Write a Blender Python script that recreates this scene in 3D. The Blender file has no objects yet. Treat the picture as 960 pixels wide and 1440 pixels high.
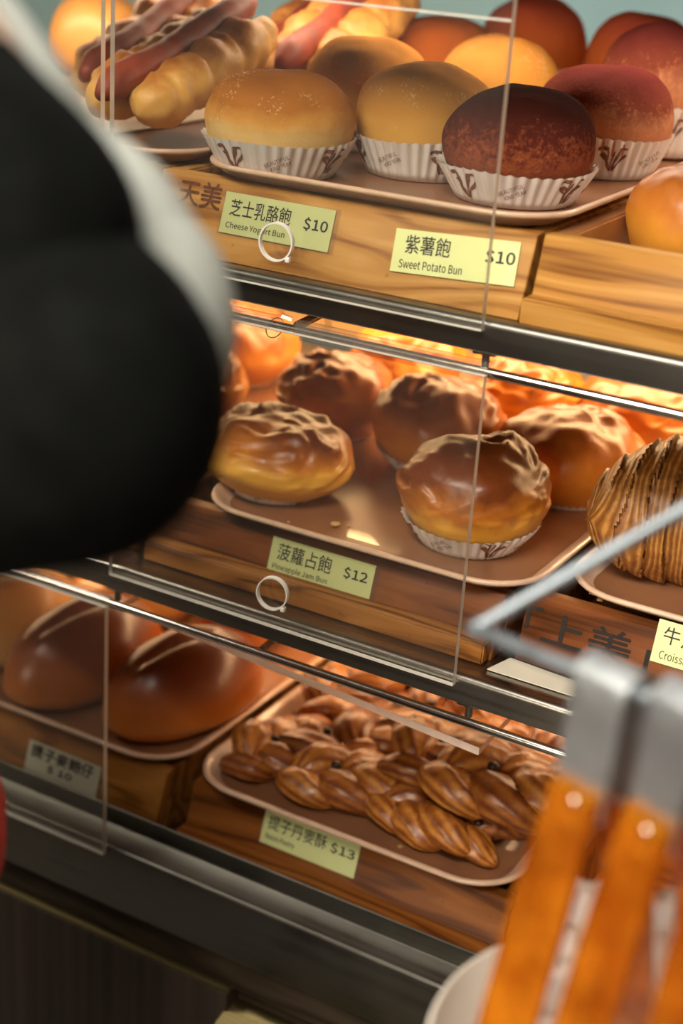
import bpy, bmesh, math, random
from mathutils import Vector, Matrix, Euler, noise
random.seed(7)
R=math.radians; PI=math.pi; sin=math.sin; cos=math.cos
sc=bpy.context.scene; COL=sc.collection
# ------------------------------------------------------------------ camera
cam_d=bpy.data.cameras.new('camera'); cam=bpy.data.objects.new('camera',cam_d); COL.objects.link(cam); sc.camera=cam
cam_d.sensor_fit='VERTICAL'; cam_d.sensor_height=36; cam_d.sensor_width=24; cam_d.lens=54.82
YAW,PITCH,ROLL=R(28.98),R(22.37),R(3.65)
fw=Vector((-sin(YAW),cos(YAW),0)); ri=Vector((cos(YAW),sin(YAW),0)); up=Vector((0,0,1))
f2=fw*cos(PITCH)-up*sin(PITCH); u2=up*cos(PITCH)+fw*sin(PITCH)
r3=ri*cos(ROLL)+u2*sin(ROLL); u3=u2*cos(ROLL)-ri*sin(ROLL)
cam.matrix_world=Matrix(((r3.x,u3.x,-f2.x,0),(r3.y,u3.y,-f2.y,-.82),(r3.z,u3.z,-f2.z,0),(0,0,0,1)))
cam_d.clip_start=.02; cam_d.clip_end=60
cam_d.dof.use_dof=True; cam_d.dof.focus_distance=1.015; cam_d.dof.aperture_fstop=3.5; cam_d.dof.aperture_blades=9
# ------------------------------------------------------------------ world, exposure, large lights
w=bpy.data.worlds.new('world'); sc.world=w; w.use_nodes=True
w.node_tree.nodes['Background'].inputs[0].default_value=(.72,.63,.52,1); w.node_tree.nodes['Background'].inputs[1].default_value=.10
sc.view_settings.view_transform='Standard'; sc.view_settings.look='None'; sc.view_settings.exposure=0.0; sc.view_settings.gamma=1
sc.view_settings.use_curve_mapping=False
def area(name,loc,rot,sx,sy,power,col,spread=180):
    l=bpy.data.lights.new(name,'AREA'); l.shape='RECTANGLE'; l.size=sx; l.size_y=sy; l.energy=power; l.color=col; l.spread=R(spread)
    o=bpy.data.objects.new(name,l); o.location=loc; o.rotation_euler=rot; COL.objects.link(o); return o
# ceiling panel over the aisle, its twin over the far side of the shop
area('ceiling_lamp_light',(-.45,-1.5,1.27),(0,0,0),1.6,.8,84,(1,.90,.74))
area('far_ceiling_lamp_light',(-1.2,1.7,1.27),(0,0,0),1.2,.6,26,(1,.95,.88))
area('side_ceiling_lamp_light',(-2.2,-.6,1.27),(0,0,0),.8,.8,22,(1,.88,.72))
area('front_fill_light',(-.5,-2.50,.12),(PI/2,0,0),1.8,.35,26,(1,.82,.60))  # added fill: level warm light onto the bun fronts under the shelves
WARM=(1,.62,.28)
# lamp tubes below each shelf (their fittings are built with the shelves)
LAMPS=[('shelf_lamp_light_top',-.055,.27,3.2,(1,.78,.56)),('shelf_lamp_light_middle',-.292,.36,8.5,WARM),('shelf_lamp_light_low',-.528,.31,5.0,(1,.6,.3))]
for n,z,y,p,c in LAMPS: area(n,(-.6,y,z),(0,0,0),1.7,.03,p,c)

# ------------------------------------------------------------------ helpers
def tag(o,label=None,cat=None,group=None,kind=None):
    if label: o['label']=label
    if cat: o['category']=cat
    if group: o['group']=group
    if kind: o['kind']=kind
    return o
def empty(name,loc=(0,0,0),rot=(0,0,0)):
    o=bpy.data.objects.new(name,None); o.location=loc; o.rotation_euler=rot; o.empty_display_size=.02; COL.objects.link(o); return o
def obj(name,bm,mats,parent=None,smooth=True,loc=(0,0,0),rot=(0,0,0),angle=40):
    me=bpy.data.meshes.new(name); bm.to_mesh(me); bm.free()
    if not isinstance(mats,(list,tuple)): mats=[mats]
    for m in mats: me.materials.append(m)
    if smooth:
        for p in me.polygons: p.use_smooth=True
        try: me.set_sharp_from_angle(angle=R(angle))
        except Exception: pass
    o=bpy.data.objects.new(name,me); o.location=loc; o.rotation_euler=rot; COL.objects.link(o)
    if parent: o.parent=parent
    return o
def copy_tree(o,parent=None):
    c=o.copy(); COL.objects.link(c)
    if parent: c.parent=parent
    for ch in list(o.children): copy_tree(ch,c)
    return c
def bx(bm,x0,x1,y0,y1,z0,z1,bev=0,mi=0,M=None):
    """box with optional bevel"""
    t=bmesh.new()
    v=[t.verts.new(p) for p in ((x0,y0,z0),(x1,y0,z0),(x1,y1,z0),(x0,y1,z0),(x0,y0,z1),(x1,y0,z1),(x1,y1,z1),(x0,y1,z1))]
    for f in ((0,3,2,1),(4,5,6,7),(0,1,5,4),(1,2,6,5),(2,3,7,6),(3,0,4,7)): t.faces.new([v[i] for i in f])
    if bev: bmesh.ops.bevel(t,geom=t.edges[:],offset=bev,segments=2,affect='EDGES',profile=.6)
    add(bm,t,mi,M)
def add(bm,t,mi=0,M=None):
    if M is not None: t.transform(M)
    mp={v:bm.verts.new(v.co) for v in t.verts}
    for f in t.faces:
        try: nf=bm.faces.new([mp[v] for v in f.verts]); nf.material_index=mi if mi else f.material_index
        except ValueError: pass
    t.free()
def prism(bm,prof,x0,x1,mi=0,closed=True):
    """profile of (y,z) points extruded along x"""
    a=[bm.verts.new((x0,y,z)) for y,z in prof]; b=[bm.verts.new((x1,y,z)) for y,z in prof]
    n=len(prof)
    for i in range(n if closed else n-1):
        j=(i+1)%n; f=bm.faces.new((a[i],b[i],b[j],a[j])); f.material_index=mi
    if closed:
        f=bm.faces.new(a); f.material_index=mi; f=bm.faces.new(b[::-1]); f.material_index=mi
    bmesh.ops.recalc_face_normals(bm,faces=bm.faces[:])
def frames(pts,closed=False):
    n=len(pts); T=[]
    for i in range(n):
        if closed: d=pts[(i+1)%n]-pts[i-1]
        else: d=pts[min(i+1,n-1)]-pts[max(i-1,0)]
        T.append(d.normalized())
    u=Vector((0,0,1)) if abs(T[0].z)<.9 else Vector((1,0,0))
    u=(u-T[0]*u.dot(T[0])).normalized(); out=[]
    for t in T:
        u=(u-t*u.dot(t)).normalized(); out.append((t,u,t.cross(u)))
    return out
def tube(bm,pts,r,seg=12,cap=True,closed=False,mi=0,shape=None,flat=(1,1)):
    pts=[Vector(p) for p in pts]; rr=r if isinstance(r,(list,tuple)) else [r]*len(pts)
    F=frames(pts,closed); rings=[]
    for i,(p,(t,u,v)) in enumerate(zip(pts,F)):
        ring=[]
        for k in range(seg):
            a=2*PI*k/seg; q=rr[i]*(shape(i,a) if shape else 1)
            ring.append(bm.verts.new(p+u*cos(a)*q*flat[0]+v*sin(a)*q*flat[1]))
        rings.append(ring)
    n=len(rings)
    for i in range(n if closed else n-1):
        A=rings[i];B=rings[(i+1)%n]
        for k in range(seg):
            f=bm.faces.new((A[k],A[(k+1)%seg],B[(k+1)%seg],B[k])); f.material_index=mi
    if cap and not closed:
        f=bm.faces.new(rings[0][::-1]); f.material_index=mi; f=bm.faces.new(rings[-1]); f.material_index=mi
    return rings
def spline(P,n):
    """Catmull-Rom through P (tuples of any length)"""
    P=[tuple(p) for p in P]; Q=[P[0]]+P+[P[-1]]; out=[]
    for i in range(1,len(Q)-2):
        for k in range(n):
            t=k/n; a,b,c,d=Q[i-1],Q[i],Q[i+1],Q[i+2]
            out.append(tuple(.5*((2*b[j])+(-a[j]+c[j])*t+(2*a[j]-5*b[j]+4*c[j]-d[j])*t*t+(-a[j]+3*b[j]-3*c[j]+d[j])*t**3) for j in range(len(b))))
    out.append(P[-1]); return out
def lathe(bm,prof,seg=32,mi=0,capb=True,capt=True):
    rings=[]
    for r,z in prof:
        rings.append([bm.verts.new((r*cos(2*PI*k/seg),r*sin(2*PI*k/seg),z)) for k in range(seg)])
    for A,B in zip(rings,rings[1:]):
        for k in range(seg):
            f=bm.faces.new((A[k],A[(k+1)%seg],B[(k+1)%seg],B[k])); f.material_index=mi
    if capb: bm.faces.new(rings[0][::-1]).material_index=mi
    if capt: bm.faces.new(rings[-1]).material_index=mi
    return rings

# ------------------------------------------------------------------ materials
def new_mat(name):
    m=bpy.data.materials.new(name); m.use_nodes=True; nt=m.node_tree; b=nt.nodes['Principled BSDF']; return m,nt,b
def N(nt,t,**kw):
    n=nt.nodes.new(t)
    for k,v in kw.items():
        if k.startswith('i_'):
            key=k[2:]; key=int(key) if key.isdigit() else key.replace('_',' ')
            n.inputs[key].default_value=v
        else: setattr(n,k,v)
    return n
def L(nt,a,b): nt.links.new(a,b)
def ramp(nt,fac,stops):
    r=nt.nodes.new('ShaderNodeValToRGB'); e=r.color_ramp.elements
    while len(e)>1: e.remove(e[-1])
    e[0].position=stops[0][0]; e[0].color=(*stops[0][1],1)
    for p,c in stops[1:]:
        x=e.new(p); x.color=(*c,1)
    L(nt,fac,r.inputs[0]); return r.outputs[0]
def mapping(nt,scale,src='Object',rot=(0,0,0)):
    tc=nt.nodes.new('ShaderNodeTexCoord'); mp=nt.nodes.new('ShaderNodeMapping'); L(nt,tc.outputs[src],mp.inputs[0])
    mp.inputs['Scale'].default_value=scale; mp.inputs['Rotation'].default_value=rot; return mp.outputs[0]
def plain(name,col,rough=.5,metal=0,noise_amt=.12,nscale=40,bump=0,**kw):
    m,nt,b=new_mat(name); v=mapping(nt,(1,1,1)); n=N(nt,'ShaderNodeTexNoise',i_Scale=nscale,i_Detail=4.0); L(nt,v,n.inputs['Vector'])
    c=ramp(nt,n.outputs[0],[(.3,tuple(x*(1-noise_amt) for x in col)),(.7,tuple(min(1,x*(1+noise_amt)) for x in col))])
    L(nt,c,b.inputs['Base Color']); b.inputs['Roughness'].default_value=rough; b.inputs['Metallic'].default_value=metal
    for k,x in kw.items(): b.inputs[k.replace('_',' ')].default_value=x
    if bump:
        bp=N(nt,'ShaderNodeBump',i_Strength=bump,i_Distance=.001); L(nt,n.outputs[0],bp.inputs['Height']); L(nt,bp.outputs[0],b.inputs['Normal'])
    return m
def wood(name,dark,mid,light,rough=.45,scale=1.0,off=(0,0,0),coat=.03):
    m,nt,b=new_mat(name)
    tc=N(nt,'ShaderNodeTexCoord'); oi=N(nt,'ShaderNodeObjectInfo'); mp=N(nt,'ShaderNodeMapping'); mp.inputs['Scale'].default_value=(1.6*scale,9*scale,9*scale); mp.inputs['Location'].default_value=off
    L(nt,tc.outputs['Object'],mp.inputs[0])
    warp=N(nt,'ShaderNodeTexNoise',i_Scale=2.2,i_Detail=2.0); L(nt,mp.outputs[0],warp.inputs['Vector'])
    va=N(nt,'ShaderNodeVectorMath',operation='MULTIPLY_ADD'); L(nt,warp.outputs['Color'],va.inputs[0]); va.inputs[1].default_value=(1.1,1.1,1.1); L(nt,mp.outputs[0],va.inputs[2])
    wv=N(nt,'ShaderNodeTexWave',wave_type='RINGS',rings_direction='X',i_Scale=1.6,i_Distortion=1.2,i_Detail=3.0); wv.inputs['Detail Scale'].default_value=1.2
    L(nt,va.outputs[0],wv.inputs['Vector'])
    mp2=N(nt,'ShaderNodeMapping'); mp2.inputs['Scale'].default_value=(12,420,420); L(nt,tc.outputs['Object'],mp2.inputs[0])
    fn=N(nt,'ShaderNodeTexNoise',i_Scale=1.0,i_Detail=3.0); L(nt,mp2.outputs[0],fn.inputs['Vector'])
    mx=N(nt,'ShaderNodeMath',operation='MULTIPLY_ADD',i_1=.35); L(nt,fn.outputs[0],mx.inputs[0]); 
    m3=N(nt,'ShaderNodeMath',operation='MULTIPLY',i_1=.62); L(nt,wv.outputs['Fac'],m3.inputs[0]); L(nt,m3.outputs[0],mx.inputs[2])
    c=ramp(nt,mx.outputs[0],[(.12,light),(.42,mid),(.62,mid),(.86,dark)])
    # scuffs and dents of dirt
    sn=N(nt,'ShaderNodeTexNoise',i_Scale=38.0,i_Detail=6.0,i_Roughness=.7); L(nt,tc.outputs['Object'],sn.inputs['Vector'])
    sr=ramp(nt,sn.outputs[0],[(.66,(0,0,0)),(.74,(1,1,1))])
    mix=N(nt,'ShaderNodeMix',data_type='RGBA'); L(nt,sr,mix.inputs[0]); L(nt,c,mix.inputs[6]); mix.inputs[7].default_value=(dark[0]*.35,dark[1]*.35,dark[2]*.35,1)
    L(nt,mix.outputs[2],b.inputs['Base Color']); b.inputs['Roughness'].default_value=rough
    b.inputs['Coat Weight'].default_value=coat; b.inputs['Coat Roughness'].default_value=.3; b.inputs['Specular IOR Level'].default_value=.1
    bp=N(nt,'ShaderNodeBump',i_Strength=.25,i_Distance=.0006); L(nt,mx.outputs[0],bp.inputs['Height']); L(nt,bp.outputs[0],b.inputs['Normal'])
    return m
def bread(name,stops,h,rough=.55,mott=.22,nsc=30,bump=.3,bsc=260,coat=0,speck=None,shift=0,net=None,sss=.0,streak=(1,1,1)):
    """crust whose browning follows the height of the loaf (baked colour)"""
    m,nt,b=new_mat(name); tc=N(nt,'ShaderNodeTexCoord'); sx=N(nt,'ShaderNodeSeparateXYZ'); L(nt,tc.outputs['Object'],sx.inputs[0])
    oi=N(nt,'ShaderNodeObjectInfo')
    ad=N(nt,'ShaderNodeVectorMath',operation='ADD'); L(nt,tc.outputs['Object'],ad.inputs[0]); L(nt,oi.outputs['Random'],ad.inputs[1])
    mp=N(nt,'ShaderNodeMapping'); mp.inputs['Scale'].default_value=streak; L(nt,ad.outputs[0],mp.inputs[0])
    n1=N(nt,'ShaderNodeTexNoise',i_Scale=float(nsc),i_Detail=5.0,i_Roughness=.6); L(nt,mp.outputs[0],n1.inputs['Vector'])
    hz=N(nt,'ShaderNodeMath',operation='MULTIPLY_ADD',i_1=1/h,i_2=shift-mott*.5); L(nt,sx.outputs[2],hz.inputs[0])
    a=N(nt,'ShaderNodeMath',operation='MULTIPLY_ADD',i_1=mott); L(nt,n1.outputs[0],a.inputs[0]); L(nt,hz.outputs[0],a.inputs[2])
    c=ramp(nt,a.outputs[0],stops)
    n2=N(nt,'ShaderNodeTexNoise',i_Scale=float(bsc),i_Detail=4.0,i_Roughness=.65); L(nt,ad.outputs[0],n2.inputs['Vector'])
    if net:   # fine crackle of the crust showing the crumb below
        vo=N(nt,'ShaderNodeTexVoronoi',feature='DISTANCE_TO_EDGE',i_Scale=420.0); L(nt,ad.outputs[0],vo.inputs['Vector'])
        n3=N(nt,'ShaderNodeTexNoise',i_Scale=240.0,i_Detail=6.0,i_Roughness=.8); L(nt,ad.outputs[0],n3.inputs['Vector'])
        q=N(nt,'ShaderNodeMath',operation='MULTIPLY_ADD',i_1=-.55); L(nt,a.outputs[0],q.inputs[0]); L(nt,n3.outputs[0],q.inputs[2])
        fr=ramp(nt,q.outputs[0],[(.12,(0,0,0)),(.34,(1,1,1))])
        mx=N(nt,'ShaderNodeMix',data_type='RGBA'); L(nt,fr,mx.inputs[0]); L(nt,c,mx.inputs[6]); mx.inputs[7].default_value=(*net,1); c=mx.outputs[2]
    if speck:
        sp=N(nt,'ShaderNodeTexNoise',i_Scale=520.0,i_Detail=3.0); L(nt,ad.outputs[0],sp.inputs['Vector'])
        n4=N(nt,'ShaderNodeTexNoise',i_Scale=45.0,i_Detail=3.0); L(nt,ad.outputs[0],n4.inputs['Vector'])
        mu=N(nt,'ShaderNodeMath',operation='MULTIPLY'); L(nt,sp.outputs[0],mu.inputs[0]); L(nt,n4.outputs[0],mu.inputs[1])
        fr=ramp(nt,mu.outputs[0],[(.33,(0,0,0)),(.40,(.35,.35,.35))])
        mx=N(nt,'ShaderNodeMix',data_type='RGBA'); L(nt,fr,mx.inputs[0]); L(nt,c,mx.inputs[6]); mx.inputs[7].default_value=(*speck,1); c=mx.outputs[2]
    L(nt,c,b.inputs['Base Color']); b.inputs['Roughness'].default_value=rough
    if not coat: b.inputs['IOR'].default_value=1.08; b.inputs['Roughness'].default_value=.85
    if coat: b.inputs['Coat Weight'].default_value=coat; b.inputs['Coat Roughness'].default_value=.30
    if sss: b.inputs['Subsurface Weight'].default_value=sss; b.inputs['Subsurface Radius'].default_value=(.006,.003,.001); b.inputs['Subsurface Scale'].default_value=1
    bp=N(nt,'ShaderNodeBump',i_Strength=bump,i_Distance=.0012); L(nt,n2.outputs[0],bp.inputs['Height']); L(nt,bp.outputs[0],b.inputs['Normal'])
    return m
def clear(name,tint=(.97,.97,.95),haze=.010,ior=1.45):
    m,nt,b=new_mat(name); nt.nodes.remove(b); out=nt.nodes['Material Output']
    t=N(nt,'ShaderNodeBsdfTransparent'); t.inputs[0].default_value=(*tint,1)
    g=N(nt,'ShaderNodeBsdfGlossy'); g.inputs['Roughness'].default_value=.04
    lw=N(nt,'ShaderNodeLayerWeight',i_Blend=.5); pw=N(nt,'ShaderNodeMath',operation='POWER',i_1=4.0); L(nt,lw.outputs['Facing'],pw.inputs[0])
    fr=N(nt,'ShaderNodeMath',operation='MULTIPLY_ADD',i_1=.8,i_2=(ior-1)**2/(ior+1)**2); L(nt,pw.outputs[0],fr.inputs[0]); mx=N(nt,'ShaderNodeMixShader'); L(nt,fr.outputs[0],mx.inputs[0]); L(nt,t.outputs[0],mx.inputs[1]); L(nt,g.outputs[0],mx.inputs[2])
    d=N(nt,'ShaderNodeBsdfDiffuse'); d.inputs[0].default_value=(.8,.78,.74,1)
    v=mapping(nt,(30,30,3)); n=N(nt,'ShaderNodeTexNoise',i_Scale=4.0,i_Detail=6.0); L(nt,v,n.inputs['Vector'])
    mr=N(nt,'ShaderNodeMapRange'); mr.inputs['To Min'].default_value=haze*.3; mr.inputs['To Max'].default_value=haze*1.7; L(nt,n.outputs[0],mr.inputs[0])
    m2=N(nt,'ShaderNodeMixShader'); L(nt,mr.outputs[0],m2.inputs[0]); L(nt,mx.outputs[0],m2.inputs[1]); L(nt,d.outputs[0],m2.inputs[2]); L(nt,m2.outputs[0],out.inputs[0])
    return m
def steel(name,col=(.42,.42,.40),rough=.28,scale=(2,300,300)):
    m,nt,b=new_mat(name); v=mapping(nt,scale); n=N(nt,'ShaderNodeTexNoise',i_Scale=1.0,i_Detail=3.0); L(nt,v,n.inputs['Vector'])
    n2=N(nt,'ShaderNodeTexNoise',i_Scale=22.0,i_Detail=5.0); L(nt,mapping(nt,(1,1,1)),n2.inputs['Vector'])
    s=N(nt,'ShaderNodeMath',operation='ADD'); L(nt,n.outputs[0],s.inputs[0]); L(nt,n2.outputs[0],s.inputs[1])
    c=ramp(nt,s.outputs[0],[(.7,tuple(x*.85 for x in col)),(1.3,tuple(x*1.12 for x in col))]); L(nt,c,b.inputs['Base Color'])
    rr=N(nt,'ShaderNodeMapRange'); rr.inputs['From Max'].default_value=2; rr.inputs['To Min'].default_value=rough*.6; rr.inputs['To Max'].default_value=rough*1.5; L(nt,s.outputs[0],rr.inputs[0]); L(nt,rr.outputs[0],b.inputs['Roughness'])
    b.inputs['Metallic'].default_value=1; return m

M_pine=wood('pale_pine',(.24,.090,.018),(.44,.215,.055),(.53,.285,.085))
M_pine2=wood('knotty_pine',(.17,.060,.010),(.40,.185,.038),(.50,.26,.068),scale=.8,off=(3.1,.4,.7),rough=.45,coat=.06)
M_oak=wood('aged_wood',(.05,.016,.005),(.150,.046,.013),(.21,.072,.020),off=(1.7,2,.3),rough=.4)
M_oak2=wood('aged_wood_light',(.10,.034,.008),(.27,.105,.024),(.36,.155,.042),off=(5.7,1,.9),rough=.4,scale=1.3)
M_low=wood('brown_wood',(.07,.020,.004),(.20,.064,.012),(.27,.095,.019),off=(2.7,3,.3),rough=.4)
M_lowA=wood('honey_wood',(.14,.048,.009),(.34,.135,.027),(.42,.185,.042),off=(.7,5,.3),rough=.4)
M_lam=wood('walnut_laminate',(.025,.017,.011),(.050,.036,.024),(.07,.052,.035),rough=.5,off=(8,1,3),coat=0)
M_steel=steel('brushed_steel',(.36,.34,.31),.30)
M_steel_dark=steel('dark_steel',(.20,.195,.18),.30)
M_ledge=steel('dull_counter_steel',(.17,.165,.145),.46)
M_chrome=steel('polished_steel',(.68,.66,.62),.16,(60,60,60))
M_strap=steel('satin_tong_steel',(.48,.52,.56),.42,(80,80,300))
M_wire=steel('dull_rack_wire',(.27,.31,.35),.5,(60,60,60))
M_brass=steel('brushed_brass',(.30,.24,.11),.42,(2,500,500))
M_acr=clear('clear_acrylic'); M_acr2=clear('clear_acrylic_roll',(.95,.93,.90),.04,1.6)
M_edge=plain('frosted_acrylic_edge',(.80,.77,.70),.35,0,.06,120,Transmission_Weight=.25)
M_ring=plain('white_plastic_ring',(.78,.76,.72),.35)
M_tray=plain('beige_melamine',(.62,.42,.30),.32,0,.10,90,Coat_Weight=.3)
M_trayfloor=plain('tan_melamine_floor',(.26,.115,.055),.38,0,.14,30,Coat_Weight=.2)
M_cup=plain('white_cup_paper',(.74,.70,.68),.75,0,.04,80)
M_print=plain('brown_cup_print',(.20,.075,.045),.8,0,.25,600)
M_card=plain('pale_yellow_card',(.72,.78,.36),.6,0,.03,60)
M_cardw=plain('white_card',(.60,.60,.50),.6,0,.05,60)
M_ink=plain('black_ink',(.012,.012,.014),.55)
M_stamp=plain('worn_dark_stamp',(.012,.006,.004),.8,0,.4,300)
M_stamp2=plain('worn_brown_stamp',(.12,.032,.008),.8,0,.4,300)
M_paper=plain('cream_paper',(.66,.62,.52),.7,0,.05,25)
M_white=plain('white_glaze',(.70,.66,.60),.25,0,.03,10,Coat_Weight=.5)
M_back=plain('warm_back_panel',(.60,.40,.20),.55,0,.10,12)
M_black=plain('black_jacket_fabric',(.0035,.0040,.0038),.9,0,.35,60,bump=.3,Specular_IOR_Level=.05)
M_wstripe=plain('pale_grey_panel_fabric',(.42,.45,.43),.85,0,.04,60)
M_grey=plain('grey_jacket_fabric',(.09,.11,.12),.85,0,.2,60)
M_red=plain('red_fabric',(.45,.02,.03),.8,0,.1,60)
M_skin=plain('skin',(.62,.40,.29),.5,0,.05,60,Subsurface_Weight=.1)
M_hair=plain('black_hair',(.012,.010,.009),.5,0,.4,300,bump=.5)
M_trouser=plain('dark_trouser_fabric',(.02,.024,.035),.85,0,.2,60)
M_lampcase=plain('white_lamp_casing',(.7,.7,.68),.4)
def amber():
    m,nt,b=new_mat('amber_plastic'); b.inputs['Base Color'].default_value=(.9,.3,.02,1); b.inputs['Roughness'].default_value=.22
    b.inputs['Transmission Weight'].default_value=.80; b.inputs['IOR'].default_value=1.35; b.inputs['Coat Weight'].default_value=.5
    v=mapping(nt,(1,1,1)); n=N(nt,'ShaderNodeTexNoise',i_Scale=40.0); L(nt,v,n.inputs['Vector'])
    L(nt,ramp(nt,n.outputs[0],[(.35,(.50,.11,.002)),(.65,(.90,.32,.015))]),b.inputs['Base Color']); return m
M_amber=amber()
def emis(name,col,s):
    m,nt,b=new_mat(name); b.inputs['Base Color'].default_value=(*col,1); b.inputs['Emission Color'].default_value=(*col,1); b.inputs['Emission Strength'].default_value=s; return m
M_tube=emis('warm_lamp_tube',(1,.66,.34),3.0); M_panel=emis('ceiling_lamp_diffuser',(1,.95,.88),5.0)
# crusts
B_cheese=bread('milk_bun_crust',[(.0,(.84,.62,.30)),(.42,(.82,.56,.22)),(.56,(.62,.30,.065)),(.70,(.38,.14,.022)),(1,(.22,.070,.011))],.066,.62,.34,26,.35,500,speck=(.80,.62,.40))
B_cheese2=bread('golden_bun_crust',[(.0,(.80,.52,.17)),(.42,(.70,.39,.09)),(.66,(.56,.27,.055)),(1,(.46,.20,.042))],.066,.66,.30,26,.35,500,speck=(.76,.56,.32))
B_orange=bread('orange_bun_crust',[(.0,(.62,.24,.05)),(.5,(.50,.14,.02)),(1,(.34,.08,.012))],.066,.6,.3,26,.3,400)
B_rose=bread('rosy_bun_crust',[(.0,(.70,.26,.04)),(.5,(.62,.16,.035)),(1,(.45,.09,.05))],.066,.6,.25,26,.3,400)
B_purple=bread('purple_bun_crust',[(.25,(.24,.065,.065)),(.5,(.11,.022,.016)),(.9,(.042,.010,.007))],.066,.5,.4,22,1.0,420,net=(.30,.085,.034))
B_purple2=bread('mauve_bun_crust',[(.1,(.48,.23,.13)),(.58,(.36,.15,.085)),(.74,(.15,.038,.024)),(1,(.09,.018,.016))],.066,.5,.5,20,.4,330,net=(.50,.21,.10))
B_pine=bread('glazed_jam_bun_crust',[(.0,(.80,.46,.075)),(.42,(.76,.38,.045)),(.58,(.50,.16,.014)),(.80,(.16,.036,.006))],.066,.40,.62,20,.35,140,coat=.25,shift=.0,sss=.12)
B_pine2=bread('amber_jam_bun_crust',[(.0,(.60,.23,.03)),(.45,(.66,.28,.032)),(.70,(.50,.16,.016)),(.95,(.30,.075,.009))],.066,.40,.6,20,.35,140,coat=.2,sss=.12)
B_roll=bread('glossy_roll_crust',[(.0,(.56,.22,.035)),(.35,(.46,.13,.015)),(.7,(.24,.048,.008)),(1,(.14,.025,.007))],.07,.34,.35,16,.15,120,coat=.5)
B_pastry=bread('dark_pastry_crust',[(.0,(.42,.15,.022)),(.4,(.27,.075,.010)),(.8,(.13,.028,.005))],.03,.36,.9,45,.9,90,coat=.6,streak=(.4,3,3),shift=.35)
B_pastry2=bread('golden_pastry_crust',[(.0,(.60,.28,.055)),(.4,(.42,.145,.018)),(.85,(.20,.05,.007))],.03,.36,.9,45,.9,90,coat=.6,streak=(.4,3,3),shift=.3)
B_dough=bread('savoury_bread_crust',[(.0,(.66,.36,.09)),(.40,(.68,.36,.08)),(.66,(.46,.15,.02)),(1,(.28,.06,.01))],.04,.55,.6,60,.5,180,coat=.12,shift=.22)
B_plain=bread('plain_loaf_crust',[(.0,(.78,.50,.20)),(.6,(.70,.36,.09)),(1,(.52,.22,.05))],.07,.45,.3,20,.3,160,coat=.3)
B_saus=plain('smoked_sausage',(.25,.042,.018),.55,0,.35,45,bump=.3)
M_ketchup=plain('ketchup',(.45,.03,.015),.25,0,.2,80); M_herb=plain('green_herb',(.06,.16,.03),.6)
M_filling=plain('cream_filling',(.36,.21,.06),.6,0,.3,90); M_raisin=plain('raisin_skin',(.03,.012,.012),.35,0,.3,200)
M_crumb=plain('bread_crumb',(.55,.33,.12),.7)
def croissant_mat(name='croissant_layers',stops=[(.10,(.56,.28,.07)),(.45,(.36,.14,.025)),(.95,(.20,.062,.010))],freq=30.0,nz=.35,coat=.4):
    m,nt,b=new_mat(name); tc=N(nt,'ShaderNodeTexCoord')
    at=N(nt,'ShaderNodeAttribute',attribute_name='lam',attribute_type='GEOMETRY')
    n=N(nt,'ShaderNodeTexNoise',i_Scale=28.0,i_Detail=4.0); L(nt,tc.outputs['Object'],n.inputs['Vector'])
    s=N(nt,'ShaderNodeMath',operation='MULTIPLY_ADD',i_1=nz); L(nt,n.outputs[0],s.inputs[0]); L(nt,at.outputs['Fac'],s.inputs[2])
    mu=N(nt,'ShaderNodeMath',operation='MULTIPLY',i_1=freq); L(nt,s.outputs[0],mu.inputs[0]); si=N(nt,'ShaderNodeMath',operation='SINE'); L(nt,mu.outputs[0],si.inputs[0])
    n2=N(nt,'ShaderNodeTexNoise',i_Scale=160.0,i_Detail=5.0); L(nt,tc.outputs['Object'],n2.inputs['Vector'])
    a=N(nt,'ShaderNodeMath',operation='MULTIPLY_ADD',i_1=.30); L(nt,si.outputs[0],a.inputs[0]); L(nt,n2.outputs[0],a.inputs[2])
    c=ramp(nt,a.outputs[0],stops); L(nt,c,b.inputs['Base Color'])
    b.inputs['Roughness'].default_value=.42; b.inputs['Coat Weight'].default_value=coat; b.inputs['Coat Roughness'].default_value=.25
    bp=N(nt,'ShaderNodeBump',i_Strength=.7 if coat==.4 else .45,i_Distance=.0014); L(nt,a.outputs[0],bp.inputs['Height']); L(nt,bp.outputs[0],b.inputs['Normal']); return m
M_cro=croissant_mat(); M_lamA=croissant_mat('laminated_pastry_dark',[(.0,(.40,.15,.025)),(.45,(.27,.075,.010)),(.9,(.14,.032,.005))],22.0,.28,.42); M_lamB=croissant_mat('laminated_pastry_golden',[(.0,(.58,.26,.05)),(.45,(.40,.13,.017)),(.9,(.20,.05,.007))],22.0,.28,.42)

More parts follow.
